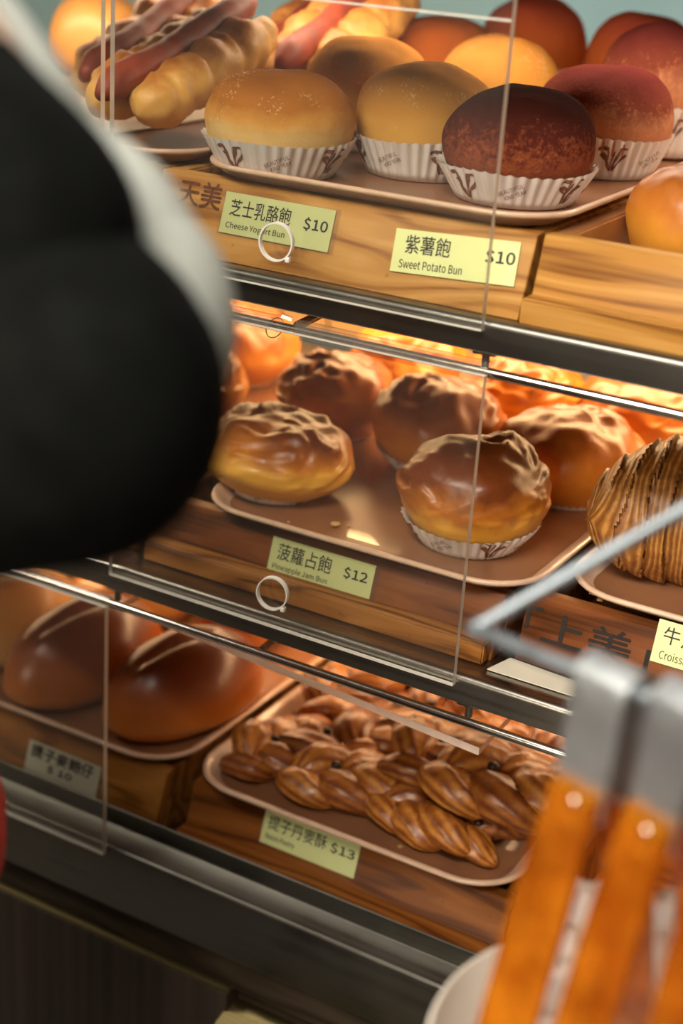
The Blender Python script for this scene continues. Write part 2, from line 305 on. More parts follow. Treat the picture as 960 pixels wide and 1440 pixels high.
# ------------------------------------------------------------------ lettering
_tc={}
try: FONT=bpy.data.fonts.load(bpy.utils.system_resource('DATAFILES')+'/fonts/Noto Sans CJK Regular.woff2')   # Blender's own bundled face
except Exception: FONT=None
def text_bm(body,size,align='LEFT',shear=0,bold=0):
    cu=bpy.data.curves.new('lettering','FONT')
    if FONT: cu.font=FONT
    cu.body=body; cu.size=size; cu.align_x=align; cu.shear=shear; cu.offset=0 if FONT else bold; cu.resolution_u=3
    o=bpy.data.objects.new('lettering',cu); COL.objects.link(o); dg=bpy.context.evaluated_depsgraph_get(); dg.update()
    me=bpy.data.meshes.new_from_object(o.evaluated_get(dg)); bm=bmesh.new(); bm.from_mesh(me)
    bpy.data.objects.remove(o); bpy.data.meshes.remove(me); bpy.data.curves.remove(cu)
    return bm
def fit(bm,x0,x1,y0,y1):
    xs=[v.co.x for v in bm.verts]; ys=[v.co.y for v in bm.verts]
    a,b_,c,d=min(xs),max(xs),min(ys),max(ys)
    for v in bm.verts:
        v.co.x=x0+(v.co.x-a)/(b_-a)*(x1-x0); v.co.y=y0+(v.co.y-c)/(d-c)*(y1-y0)
    return bm
def fatten(b,d):
    """heavier strokes: the outline repeated a hair to each side"""
    if not d: return b
    src=b.copy()
    for k,(ox,oy) in enumerate(((d,0),(-d,0),(0,d),(0,-d))): add(b,src.copy(),0,Matrix.Translation((ox,oy,.000004*(k+1))))
    src.free(); return b
def letters(parent,body,x0,x1,y0,y1,z,mat,name='lettering',bold=0):
    b=fatten(fit(text_bm(body,.01,bold=bold),x0,x1,y0,y1),bold)
    for i,v in enumerate(b.verts): v.co.z+=z
    return obj(name,b,mat,parent,smooth=False)

LEAN=R(18); TL=math.tan(LEAN)
# ------------------------------------------------------------------ the room
def struct(name,bm,mat,smooth=False,parent=None): return tag(obj(name,bm,mat,parent,smooth=smooth),kind='structure')
M_floor=plain('dark_floor_stone',(.065,.055,.045),.5,0,.25,6); M_wall=plain('brown_shop_wall',(.10,.075,.055),.7,0,.1,4)
M_ceil=plain('off_white_ceiling',(.45,.44,.42),.8,0,.05,4)
M_teal=plain('pale_teal_wall',(.40,.60,.60),.7,0,.15,2)
b=bmesh.new(); bx(b,-4,2.6,-2.6,3,-1.55,-1.5); struct('floor',b,M_floor)
b=bmesh.new(); bx(b,-4,2.6,-2.6,3,1.3,1.35); struct('ceiling',b,M_ceil)
b=bmesh.new(); bx(b,-4,2.6,3,3.1,-1.5,1.3); struct('wall_back',b,M_teal)
b=bmesh.new(); bx(b,-4,2.6,-2.7,-2.6,-1.5,1.3); struct('wall_front',b,M_wall)
b=bmesh.new(); bx(b,-4.1,-4,-2.6,3,-1.5,1.3); struct('wall_left',b,M_wall)
b=bmesh.new(); bx(b,2.6,2.7,-2.6,3,-1.5,1.3); struct('wall_right',b,M_wall)
for x,y,sx,sy,lb in ((-.45,-1.5,1.6,.8,'ceiling lamp panel over the customer side of the bread shelves'),(-1.2,1.7,1.2,.6,'ceiling lamp panel over the far side behind the bread shelves'),(-2.2,-.6,.8,.8,'square ceiling lamp panel at the far end of the aisle')):
    t=tag(empty('ceiling_lamp',(x,y,1.3)),lb,'lamp','ceiling lamps')
    b=bmesh.new(); bx(b,-sx/2-.03,sx/2+.03,-sy/2-.03,sy/2+.03,-.022,0,.003); obj('frame',b,M_lampcase,t)
    b=bmesh.new(); bx(b,-sx/2,sx/2,-sy/2,sy/2,-.025,-.0225); obj('diffuser',b,M_panel,t)

t=tag(empty('added_fill_panel',(-.5,-2.6,.12)),'long warm fill panel added on the brown wall opposite the shelves','lamp')  # made-up fixture that houses the added front fill light
b=bmesh.new(); bx(b,-.93,.93,0,.06,-.20,.20,.004); obj('casing',b,M_lampcase,t)
b=bmesh.new(); bx(b,-.9,.9,.0605,.066,-.175,.175); obj('diffuser',b,M_panel,t)
# ------------------------------------------------------------------ steel shelves
X0,X1=-1.45,.35
def lip_profile(z):   # z: top of the deck
    # rounded nosing, face 21 mm high, return under
    p=[(.60,z-.002),(.60,z-.006),(.06,z-.008),(.012,z-.016),(.012,z-.0175),(.001,z-.0175),(0,z-.0165)]
    for k in range(7):
        a=PI-PI/2*k/6*1.0; p.append((.004+.004*cos(a),z-.0015+.004*sin(a)))
    p+= [(.010,z+.0025),(.016,z+.0005),(.02,z),(.60,z)]
    return p
def steel_shelf(z,label,lampy,lampz):
    t=tag(empty('steel_shelf',(0,0,0)),label,'shelf','steel display shelves')
    b=bmesh.new(); prism(b,lip_profile(z),X0,X1); obj('shelf_deck',b,M_steel_dark if z>-.3 else M_steel,t)
    b=bmesh.new(); bx(b,-1.42,.3,lampy-.022,lampy+.022,lampz+.006,z-.0085,.003); c=obj('lamp_casing',b,M_lampcase,t)
    b=bmesh.new(); tube(b,[(-1.38,lampy,lampz+.007),(.26,lampy,lampz+.007)],.0045,10); obj('lamp_tube',b,M_tube,c)
    return t
steel_shelf(-.0065,'steel shelf above the cream and purple buns',.27,-.055)
steel_shelf(-.243,'dark polished steel shelf carrying the yogurt and sweet potato buns',.34,-.292)
steel_shelf(-.478,'steel shelf carrying the pineapple jam buns and croissant',.31,-.528)
# uprights and back panels that carry the shelves
fr=tag(empty('display_frame',(0,.62,-1.5)),'upright frame and warm backing behind the lower two bread shelves','display rack')
for x in (-1.45,.33):
    b=bmesh.new(); bx(b,x,x+.025,-.018,.016,0,1.55,.002); obj('post',b,M_steel,fr)
for z0,z1,nm in ((.785,1.0,0),(1.03,1.235,1)):
    k=0; x=-1.42
    while x<.33:
        b=bmesh.new(); bx(b,x,x+.056,-.014,-.004,z0,z1,.002); obj('back_slat',b,M_back,fr); x+=.06

# ------------------------------------------------------------------ base cabinet
cab=tag(empty('base_cabinet',(0,.3,-1.5)),'walnut base cabinet with brass trims under the lowest steel ledge','cabinet')
def cpart(name,b,m,smooth=True,parent=cab): 
    o=obj(name,b,m,parent,smooth=smooth)
    return o
def sh(b): bmesh.ops.translate(b,verts=b.verts[:],vec=(0,-.3,1.5)); return b
b=bmesh.new(); bx(b,X0,X1,.014,.60,-1.5,-.776); cpart('carcass',sh(b),M_lam,False)
b=bmesh.new(); bx(b,X0,X1,.002,.0135,-.8035,-.7735,.0008); cpart('fascia',sh(b),M_lam)
b=bmesh.new(); bx(b,X0,-.5255,-.002,.0135,-.8072,-.8042,.0005); cpart('brass_trim',sh(b),M_brass)
def vgrain(name):  # laminate with upright grain
    m,nt,bb=new_mat(name); v=mapping(nt,(70,70,1.5)); n=N(nt,'ShaderNodeTexNoise',i_Scale=1.0,i_Detail=4.0); L(nt,v,n.inputs['Vector'])
    L(nt,ramp(nt,n.outputs[0],[(.3,(.028,.019,.013)),(.5,(.050,.036,.026)),(.7,(.075,.055,.040))]),bb.inputs['Base Color']); bb.inputs['Roughness'].default_value=.5; return m
M_vg=vgrain('upright_walnut_laminate')
b=bmesh.new(); bx(b,X0+.002,-.5265,-.003,.0135,-1.45,-.8077,.0008); d=cpart('door',sh(b),M_vg)
b=bmesh.new(); bx(b,-.5225,.34,-.003,.0135,-1.45,-.842,.0008); cpart('door',sh(b),M_vg)
b=bmesh.new()
prof=[(.0135,-.842),(-.004,-.842)]
for k in range(9):
    y=-.004-.0022*k; prof+= [(y,-.8365+k*.0004-.001),(y-.0011,-.8350+k*.0004),(y-.0018,-.8358+k*.0004)]
prof+=[(-.0255,-.8355),(-.0255,-.8295),(-.0235,-.8290)]
for k in range(8): 
    y=-.0235+k*.0035; prof+=[(y+.0004,-.8290+k*.0009),(y+.0014,-.8300+k*.0009),(y+.0024,-.8290+k*.0009)]
prof+=[(.0135,-.8215)]
prism(b,prof,-.5285,.34); cpart('ribbed_handle',sh(b),M_brass)
# lowest steel ledge, one folded sheet
led=tag(empty('steel_counter_edge',(0,.3,-.776)),'stepped steel counter edge in front of the lowest wooden boxes','counter edge')
def sh2(b): bmesh.ops.translate(b,verts=b.verts[:],vec=(0,-.3,.776)); return b
prof=[(.60,-.722),(.60,-.776),(0,-.776),(-.0015,-.774),(-.0015,-.7225)]
for k in range(7): a=PI-PI/2*k/6; prof.append((.0015+.003*cos(a),-.7215+.003*sin(a)))
prof+=[(.003,-.7184),(.0185,-.7145),(.0195,-.7135),(.0195,-.6985),(.0205,-.698),(.0215,-.6985),(.0215,-.722)]
b=bmesh.new(); prism(b,prof,X0,X1); cpart('folded_sheet',sh2(b),M_ledge,True,led)

# ------------------------------------------------------------------ wooden boxes
def wbox(x0,x1,y0,z0,h,mat,matb,label,batten=0,depth=.36,side_mat=None,bat_ends=None,stamps=()):
    cx=(x0+x1)/2
    t=tag(empty('wooden_box',(cx,y0,z0)),label,'wooden box','wooden display boxes')
    hw=(x1-x0)/2; th=.012
    def fl(z): return z*TL
    b=bmesh.new(); prism(b,[(0,0),(0+fl(h),h),(fl(h)+th,h),(th,0)],-hw,hw); bmesh.ops.bevel(b,geom=b.edges[:],offset=.0008,segments=1,affect='EDGES'); fb=obj('front_board',b,mat,t)
    for s in (-1,1):
        b=bmesh.new(); xa=s*hw; xb=s*(hw-th)
        prof=[(th+.0004,0),(fl(h-.0006)+th+.0004,h-.0006),(depth,h-.0006),(depth,0)]
        prism(b,prof,min(xa,xb),max(xa,xb)); bmesh.ops.bevel(b,geom=b.edges[:],offset=.0015,segments=2,affect='EDGES'); obj('side_board',b,side_mat or mat,t)
    b=bmesh.new(); bx(b,-hw+th+.0004,hw-th-.0004,depth-th,depth,0,h-.001,.001); obj('back_board',b,mat,t)
    b=bmesh.new(); bx(b,-hw+th+.0004,hw-th-.0004,th+.004,depth-th-.0004,.0004,.006); obj('base_board',b,mat,t)
    if batten:
        e=bat_ends or (x0,x1)
        b=bmesh.new(); d=.010; prism(b,[(-d,0.0003),(-d+.0005,batten-.001),(-d+.0015,batten),(fl(batten)-.0003,batten),(-.0003,0.00014)],e[0]-cx,e[1]-cx)
        bmesh.ops.bevel(b,geom=b.edges[:],offset=.0012,segments=2,affect='EDGES'); obj('batten',b,matb,t)
    for body,sx,sy,sz,m,bold in stamps:
        s=fit(text_bm(body,.01,bold=bold),sx-sz/2*len(body),sx+sz/2*len(body),sy-sz/2,sy+sz/2)
        fatten(s,bold*.5)
        for v in s.verts: v.co.z+=.0004
        o=obj('stamp',s,m,fb,smooth=False,rot=(PI/2-LEAN,0,0)); o.location=(-cx,0,0)
    return t
box1A=wbox(-.628,-.3535,.020,-.243,.050,M_pine,M_pine,'pale pine box under the cream and purple buns, with brown stamp',stamps=[('天美',-.594,.0405,.017,M_stamp2,.0006)])
wbox(-.350,-.076,.0225,-.243,.050,M_pine2,M_pine2,'knotty varnished pine box under the glossy bun beside the sweet potato label',batten=.0165,side_mat=plain('varnished_side',(.50,.24,.10),.25,0,.2,30,Coat_Weight=.8))
wbox(-.905,-.631,.020,-.243,.050,M_pine,M_pine,'pale pine box under the sausage breads, partly behind the sleeve')
wbox(-.640,-.3535,.0345,-.478,.043,M_oak,M_oak2,'dark aged box with front batten under the pineapple jam buns',batten=.0160,bat_ends=(-.632,-.3555))
wbox(-.342,-.07,.046,-.478,.044,M_oak,M_oak2,'dark stamped box under the croissant tray',stamps=[('「上美」',-.297,.0275,.0215,M_stamp,.0008)])
wbox(-.93,-.645,.0345,-.478,.043,M_oak,M_oak2,'dark box on the middle shelf hidden behind the black sleeve')
wbox(-.905,-.618,.022,-.7215,.0575,M_lowA,M_lowA,'honey coloured box with white label under the glossy split rolls')
wbox(-.598,-.3235,.032,-.7215,.054,M_low,M_low,'brown box with front batten under the raisin pastry tray',batten=.022)
wbox(-.3185,-.05,.028,-.7215,.056,M_low,M_low,'brown box behind the amber tongs, right of the pastry tray',batten=.022)

# ------------------------------------------------------------------ trays
def tray_bm(w,d,r=.045,h=.011,sag=0):
    def rr(ins,z):
        out=[]; rad=max(r-ins,.004); hx=w/2-ins; hy=d/2-ins
        for cx,cy,a0 in ((hx-rad,hy-rad,0),(-hx+rad,hy-rad,90),(-hx+rad,-hy+rad,180),(hx-rad,-hy+rad,270)):
            for k in range(9):
                a=R(a0+90*k/8); out.append((cx+rad*cos(a),cy+rad*sin(a),z))
        return out
    b=bmesh.new()
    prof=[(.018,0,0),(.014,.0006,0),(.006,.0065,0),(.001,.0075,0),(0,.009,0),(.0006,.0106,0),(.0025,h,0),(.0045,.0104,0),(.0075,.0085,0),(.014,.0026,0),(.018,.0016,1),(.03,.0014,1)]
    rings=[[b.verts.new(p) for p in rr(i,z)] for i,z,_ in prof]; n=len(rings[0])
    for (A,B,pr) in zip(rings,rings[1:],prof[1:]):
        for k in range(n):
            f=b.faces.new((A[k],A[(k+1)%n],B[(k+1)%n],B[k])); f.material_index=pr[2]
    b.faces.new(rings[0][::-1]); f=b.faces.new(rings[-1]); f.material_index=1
    return b
def tray(cx,y0,z,w,d,label,rotz=0):
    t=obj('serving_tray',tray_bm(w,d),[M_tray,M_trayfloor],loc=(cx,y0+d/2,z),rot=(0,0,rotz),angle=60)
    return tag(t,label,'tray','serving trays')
Z1,Z2,Z3=-.1925,-.4345,-.667
tray(-.4735,.026,Z1,.262,.40,'beige tray under the cream and purple buns on the top shelf')
tray(-.7375,.034,Z1,.245,.36,'beige tray under the sausage breads on the top shelf')
tray(-.468,.034,Z2,.266,.40,'beige tray with brown floor under the pineapple jam buns')
tray(-.200,.062,Z2+.001,.255,.36,'beige tray under the croissant')
tray(-.782,.034,Z2,.262,.36,'beige tray on the middle shelf behind the black sleeve')
tray(-.744,.032,Z3+.0035,.272,.38,'beige tray under the glossy split rolls')
tray(-.4635,.036,Z3,.278,.40,'beige tray heaped with raisin pastries')
# tray sunk inside the right-hand box on white paper
t=tag(obj('paper_liner',(lambda b:(bx(b,-.336,-.09,.045,.366,-.2360,-.2355),b)[1])(bmesh.new()),M_paper,smooth=False),'white paper lining the knotty pine box under the glossy bun','paper')
# raised tray behind for the far buns
tray(-.50,.435,-.187,.262,.17,'beige tray at the back of the top shelf under the rosy buns')
bb=bmesh.new(); bx(bb,-.62,-.38,.437,.600,-.243,-.1875,.002); tag(obj('riser_block',bb,M_pine),'pine riser block under the back tray of rosy buns','riser')

# ------------------------------------------------------------------ paper cups and buns
NPL=40
def cup_r(a,z,h,r0,r1):
    f=z/h; return r0+(r1-r0)*f+(.0004+.0011*f)*sin(NPL*a)
def make_cup(h,r0,r1,parent,zig=.0007):
    b=bmesh.new(); seg=NPL*6; rings=[]
    for j in range(6):
        f=j/5; ring=[]
        for k in range(seg):
            a=2*PI*k/seg; z=h*f
            if j==5: z+=zig*sin(NPL*a+.6)+.0008*sin(3*a+1)
            r=cup_r(a,h*f,h,r0,r1); ring.append(b.verts.new((r*cos(a),r*sin(a),z+.0004)))
        rings.append(ring)
    for A,B in zip(rings,rings[1:]):
        for k in range(seg): b.faces.new((A[k],A[(k+1)%seg],B[(k+1)%seg],B[k]))
    b.faces.new(rings[0][::-1])
    o=obj('paper_cup',b,M_cup,parent,angle=80)
    # printed words and sprig marks that follow the pleats
    p=bmesh.new()
    def wrap(t,ang,zc,rot,off=.00035):
        bmesh.ops.subdivide_edges(t,edges=[e for e in t.edges if e.calc_length()>.0016],cuts=2)
        mp={}
        for v in t.verts:
            x,y=v.co.x,v.co.y; xr=x*cos(rot)-y*sin(rot); yr=x*sin(rot)+y*cos(rot)
            a=ang+xr/((r0+r1)/2); z=zc+yr; z=min(max(z,.0008),h-.0012)
            r=cup_r(a,z,h,r0,r1)+off; mp[v]=p.verts.new((r*cos(a),r*sin(a),z+.0004))
        for f in t.faces:
            try: p.faces.new([mp[v] for v in f.verts])
            except ValueError: pass
        t.free()
    def blob(pts):
        t=bmesh.new(); vs=[t.verts.new((x,y,0)) for x,y in pts]; t.faces.new(vs); bmesh.ops.triangulate(t,faces=t.faces[:]); return t
    def stroke(x0,y0,x1,y1,w0,w1,n=5):
        t=bmesh.new(); dx,dy=x1-x0,y1-y0; l=math.hypot(dx,dy); nx,ny=-dy/l,dx/l; A=[]
        for i in range(n+1):
            f=i/n; ww=(w0+(w1-w0)*f)/2*(1+.35*sin(i*2.3)); px,py=x0+dx*f+nx*.0006*sin(f*5),y0+dy*f+ny*.0006*sin(f*5)
            A.append((t.verts.new((px+nx*ww,py+ny*ww,0)),t.verts.new((px-nx*ww,py-ny*ww,0))))
        for u,v in zip(A,A[1:]): t.faces.new((u[0],u[1],v[1],v[0]))
        return t
    for i in range(4):
        a=i*PI/2+.2
        t=fit(text_bm('BEAUTIFUL',.004),-.0085,.0085,.0003,.0032); wrap(t,a,h*.5,.45)
        t=fit(text_bm('KIND YEAR',.004),-.006,.0085,-.0038,-.0010); wrap(t,a,h*.5,.45)
        a+=PI/4+.08
        for s in ((-.007,.004,.000,-.008,.0035,.0012),(.001,-.008,.004,.007,.0008,.0026),(.0015,-.008,.008,.004,.0008,.0022),(-.001,-.007,-.004,.007,.0007,.0016),(0,-.008,.0005,.006,.0006,.0010),(-.0095,.0065,-.003,.0085,.0018,.0030),(.004,.0065,.0085,.0085,.0024,.0012)):
            wrap(stroke(*s),a,h*.52,0)
    bmesh.ops.recalc_face_normals(p,faces=p.faces[:])
    obj('print',p,M_print,o,smooth=False)
    return o
def dome_bm(w,h,zc,seed,wr=0,lump=.002,ex=1.0,ey=1.0,nr=44,seg=88,power=.82,base=.034,peak=0,squash=0):
    b=bmesh.new(); rings=[]; o=Vector((seed*3.7,seed*1.3,0))
    for j in range(nr+1):
        ph=-PI/3+(PI/2+PI/3)*j/nr; ring=[]
        for k in range(seg if j<nr else 1):
            a=2*PI*k/seg
            if ph>=0:
                r=w*max(cos(ph),0)**power; z=zc+(h-zc)*sin(ph)**(1.0 if peak==0 else 1/(1+peak))
            else:
                q=-ph/(PI/3); r=w+(base-w)*q**1.6; z=zc*(1-q)
            p=Vector((r*cos(a)*ex,r*sin(a)*ey,z)); f=max(0,min(1,z/zc)) if zc else 1
            n=p.normalized() if p.length else Vector((0,0,1))
            dsp=lump*noise.noise(p*28+o)+lump*.35*noise.noise(p*75+o)
            if wr:
                q2=Vector((p.x*60+3*noise.noise(p*22+o),p.y*60,p.z*95))+o
                rid=1-abs(noise.noise(q2))*2.4
                msk=max(0,min(1,noise.noise(p*16+o*2)*2.2+.35))
                dsp+=wr*max(0,rid)*msk*max(0,min(1,(z/h-.2)*3))
            p=p+Vector((n.x,n.y,n.z+.2))*dsp*f; ring.append(b.verts.new(p))
        rings.append(ring)
    for A,B in zip(rings,rings[1:]):
        if len(B)==1:
            for k in range(seg): b.faces.new((A[k],A[(k+1)%seg],B[0]))
        else:
            for k in range(seg): b.faces.new((A[k],A[(k+1)%seg],B[(k+1)%seg],B[k]))
    b.faces.new(rings[0][::-1]); return b
def make_bun(name,mat,w,h,zc,seed,label,group,wr=0,lump=.002,cup=(.026,.0365,.0475),ex=1,ey=1,power=.82,base=.034,lift=.001):
    t=tag(empty(name),label,'bun',group)
    obj('crust',dome_bm(w,h,zc,seed,wr,lump,ex,ey,power=power,base=base),mat,t,angle=180,loc=(0,0,lift))
    if cup: make_cup(cup[0],cup[1],cup[2],t)
    return t
ZB1=Z1+.0018; ZB2=Z2+.0018
def put(o,x,y,z,s=1.0,sz=None,rz=0,tilt=(0,0)):
    o.location=(x,y,z); o.scale=(s,s,sz or s); o.rotation_euler=(tilt[0],tilt[1],rz); return o
G1='cream coloured cheese yogurt buns'; G2='purple and rosy sweet potato buns'; G3='pineapple jam buns on the middle tray'
a1=make_bun('cheese_bun',B_cheese,.0505,.0665,.034,1.0,'pale sided cheese bun with browned top, front left in its white cup',G1,cup=(.0245,.038,.0512),lump=.0022,power=.86,base=.036)
put(a1,-.563,.078,ZB1,1.0,1.0,R(20))
a2=make_bun('cheese_bun',B_cheese2,.0475,.074,.036,2.3,'golden cheese bun in front between browned cream bun and dark purple bun',G1,cup=(.027,.037,.0495),power=.88)
put(a2,-.492,.150,ZB1,1.0,1.0,R(75))
def clone(src,label,mat=None,**k):
    c=copy_tree(src); c['label']=label
    if mat:
        for ch in c.children:
            if ch.name.startswith('crust'):
                ch.data=ch.data.copy(); ch.data.materials[0]=mat
    return c
put(clone(a2,'golden cheese bun behind the front left browned bun'),-.578,.222,ZB1,1.02,1.06,R(200))
put(clone(a2,'golden grainy cheese bun behind the acrylic edge, between purple and far buns'),-.528,.345,ZB1,1.0,1.05,R(310))
put(clone(a1,'brown orange bun at the back behind the golden buns',B_orange),-.612,.405,ZB1,1.0,1.22,R(110))
p1=make_bun('sweet_potato_bun',B_purple,.0495,.070,.034,4.1,'darkest purple brown bun, nearest on the top tray, behind its price label',G2,cup=(.0225,.038,.0512),power=.86)
put(p1,-.406,.116,ZB1,1.0,1.0,R(10))
p2=make_bun('sweet_potato_bun',B_purple2,.0475,.071,.036,5.2,'mauve bun with dark patches on top, right behind the darkest purple bun',G2,cup=(.028,.037,.0475),power=.78)
put(p2,-.405,.262,ZB1,1.04,1.03,R(150))
put(clone(p2,'mauve brown bun cut by the right edge, behind the mauve patched bun'),-.404,.375,ZB1+.002,1.04,1.32,R(60))
p4=clone(p2,'rosy orange bun at the back, second from the right edge',B_rose); put(p4,-.468,.500,-.187+.0018,1.0,1.22,R(20))
put(clone(p4,'rosy orange bun at the back with its top cut by the frame'),-.573,.510,-.187+.0018,1.0,1.28,R(250))
# glossy bun in the right-hand box
rb=make_bun('glossy_bun',B_pine2,.050,.066,.036,7.7,'glossy brown bun in white cup inside the knotty pine box','glossy buns in the right box',cup=(.027,.036,.046),lump=.004,wr=.0015)
put(rb,-.287,.150,-.2352,1.0,1.18,R(40))
nb=bmesh.new()
nb_=dome_bm(.012,.014,.006,3,0,.001,nr=14,seg=24,base=.009); 
k=obj('topknot',nb_,B_pine2,rb,angle=180,loc=(.004,-.012,.058),rot=(R(20),0,0))
put(clone(rb,'second glossy bun further back inside the knotty pine box'),-.300,.275,-.2352,1.0,1.15,R(200))

m4=make_bun('pineapple_jam_bun',B_pine,.0515,.074,.036,6.1,'front jam bun with dark glossy cap, in cup behind the acrylic edge',G3,wr=.0050,lump=.0060,cup=(.0185,.0350,.0485),power=.80,base=.033)
put(m4,-.412,.112,ZB2,1.0,1.0,R(-15))
m1=make_bun('pineapple_jam_bun',B_pine,.058,.058,.024,11.9,'wide flattened jam bun at the left beside the black sleeve',G3,wr=.0034,lump=.0065,cup=(.0155,.033,.0430),power=.80,ex=1.02,ey=.92,base=.032)
put(m1,-.573,.106,ZB2,1.0,1.0,R(5),tilt=(R(-2),R(3)))
m5=make_bun('pineapple_jam_bun',B_pine2,.0555,.062,.030,13.4,'wrinkled jam bun with red brown cap behind the front jam bun',G3,wr=.0034,lump=.0055,cup=(.0265,.034,.0505),power=.80,base=.033)
put(m5,-.391,.238,ZB2,1.0,1.02,R(20))
m2=clone(m5,'amber jam bun at the rear left of the middle tray'); put(m2,-.603,.250,ZB2,.90,1.0,R(160))
m3=clone(m4,'amber jam bun in the centre of the tray with tilted paper cup',B_pine2); put(m3,-.500,.230,ZB2+.001,.98,.92,R(120),tilt=(0,R(-5)))
m6=clone(m5,'jam bun at the back under the lamp, left of the cup with torn edge'); put(m6,-.485,.352,ZB2,.98,1.05,R(250))
m7=clone(m4,'far right jam bun at the back in a pinkish cup',B_pine2); put(m7,-.376,.365,ZB2,1.05,.95,R(80))
m8=clone(m1,'blurred orange jam bun at the back left corner of the middle tray',B_pine2); put(m8,-.600,.372,ZB2,.92,1.1,R(200))
m9=clone(m1,'brown bun just beyond the black sleeve on the middle shelf',B_pine2); put(m9,-.722,.205,ZB2,.85,1.0,R(30)); m9['group']='buns on the tray behind the sleeve'
for x,y,lb in ((-.83,.12,'jam bun hidden by the black sleeve, front of its tray'),(-.745,.315,'blurred pinkish bun at the back beyond the black sleeve'),(-.86,.29,'bun at the far back left of the middle shelf')):
    c=clone(m5,lb); put(c,x,y,ZB2,.95,1,R(90*x*9)); c['group']='buns on the tray behind the sleeve'

# ------------------------------------------------------------------ croissant
def croissant(loc,rz,label,L_=.185,rm=.052):
    t=tag(empty('croissant',loc,(0,0,rz)),label,'croissant')
    NS=150; SG=72; b=bmesh.new(); lay=b.verts.layers.float.new('lam'); rings=[]
    nseg=6
    for i in range(NS+1):
        s=-1+2*i/NS; a=s*.55; cx=L_/2*sin(a)/sin(.55); cy=-.05*(1-cos(a))/(1-cos(.55))
        base=rm*(1-abs(s)**3.2)**.55+.004 if abs(s)<1 else .004
        ring=[]
        for k in range(SG):
            th=2*PI*k/SG
            # slanting wrapped layers: a step every segment, leaning with angle
            u=abs(s)*nseg+1.25*cos(th)+.25*noise.noise(Vector((s*6,th,3)))
            fu=u-math.floor(u); step=.0052*(1-fu)**1.2*(1-abs(s)*.4)
            r=base+step-.003; r+=.0012*noise.noise(Vector((s*9,cos(th)*2,sin(th)*2)))
            y=cos(th)*r*.98; z=sin(th)*r*.95
            z=max(z,-base*.80)
            tx=cos(a*.8); ty=-sin(a*.8)
            v=b.verts.new((cx+ty*-y*0+sin(a*.9)*y*.9,cy+cos(a*.9)*y,z+rm*.80)); v[lay]=u*.62+.9*abs(s); ring.append(v)
        rings.append(ring)
    for A,B in zip(rings,rings[1:]):
        for k in range(SG): b.faces.new((A[k],A[(k+1)%SG],B[(k+1)%SG],B[k]))
    b.faces.new(rings[0][::-1]); b.faces.new(rings[-1]); bmesh.ops.recalc_face_normals(b,faces=b.faces[:])
    obj('pastry_body',b,M_cro,t,angle=50)
    return t
croissant((-.243,.172,Z2+.0028),R(12),'large ridged croissant on the tray at the right, behind the wire rack')

# ------------------------------------------------------------------ split rolls
def split_roll(loc,rz,label,mat=B_roll,s=1,cut=True,group='glossy split rolls'):
    t=tag(empty('bread_roll',loc,(0,0,rz)),label,'bread roll',group); t.scale=(s,s,s)
    b=bmesh.new(); nr,seg=40,80; rings=[]
    for j in range(nr+1):
        ph=-PI/4+(PI*.75)*j/nr; ring=[]
        for k in range(seg if j<nr else 1):
            a=2*PI*k/seg; ca,sa=cos(a),sin(a); c=max(cos(ph),0)**.8
            x=.044*c*ca; y=.073*c*sa; z=.018+(.052*sin(ph) if ph>0 else .02*sin(ph))
            p=Vector((x,y,z))
            if cut and ph>0: 
                g=math.exp(-(x/.0045)**2)*max(0,1-abs(y)/.062); p.z-=.009*g; p.x+=.004*math.copysign(1,x or 1)*math.exp(-(x/.012)**2)*max(0,1-abs(y)/.062)*(.3)
            p+=Vector((ca*.3,sa*.3,1))*.0025*noise.noise(p*30+Vector((rz,2,1))); ring.append(b.verts.new(p))
        rings.append(ring)
    for A,B in zip(rings,rings[1:]):
        if len(B)==1:
            for k in range(seg): b.faces.new((A[k],A[(k+1)%seg],B[0]))
        else:
            for k in range(seg): b.faces.new((A[k],A[(k+1)%seg],B[(k+1)%seg],B[k]))
    b.faces.new(rings[0][::-1]); obj('crust',b,mat,t,angle=180,loc=(0,0,-.0035))
    if cut:
        P=[]; rr=[]
        for i in range(25):
            y=-.060+.120*i/24; q=1-(y/.073)**2; z=.018+.052*max(q,0)**.62-.0085*max(0,1-abs(y)/.062)-.0022; P.append((.0004*sin(i*1.9),y,z)); rr.append(.0028+.0008*sin(i*2.3)*1)
        b=bmesh.new(); tube(b,P,rr,8); obj('filling',b,M_filling,t,loc=(0,0,-.0035))
    return t
ZR=Z3+.0035+.002
split_roll((-.660,.122,ZR),R(-14),'glossy split roll right of the acrylic edge with a yellow seam',s=1.08)
split_roll((-.760,.116,ZR),R(-10),'glossy split roll seen through the lower acrylic panel',s=1.10)
split_roll((-.856,.128,ZR),R(-8),'pale orange roll at the far left of the lowest tray',B_plain,1.05,False)
split_roll((-.700,.290,ZR),R(4),'dark rosy roll at the back, right behind the seamed roll',B_roll,1.0,False)
split_roll((-.800,.280,ZR),R(4),'cream topped loaf behind the seamed roll at the left',B_plain,1.05,False)

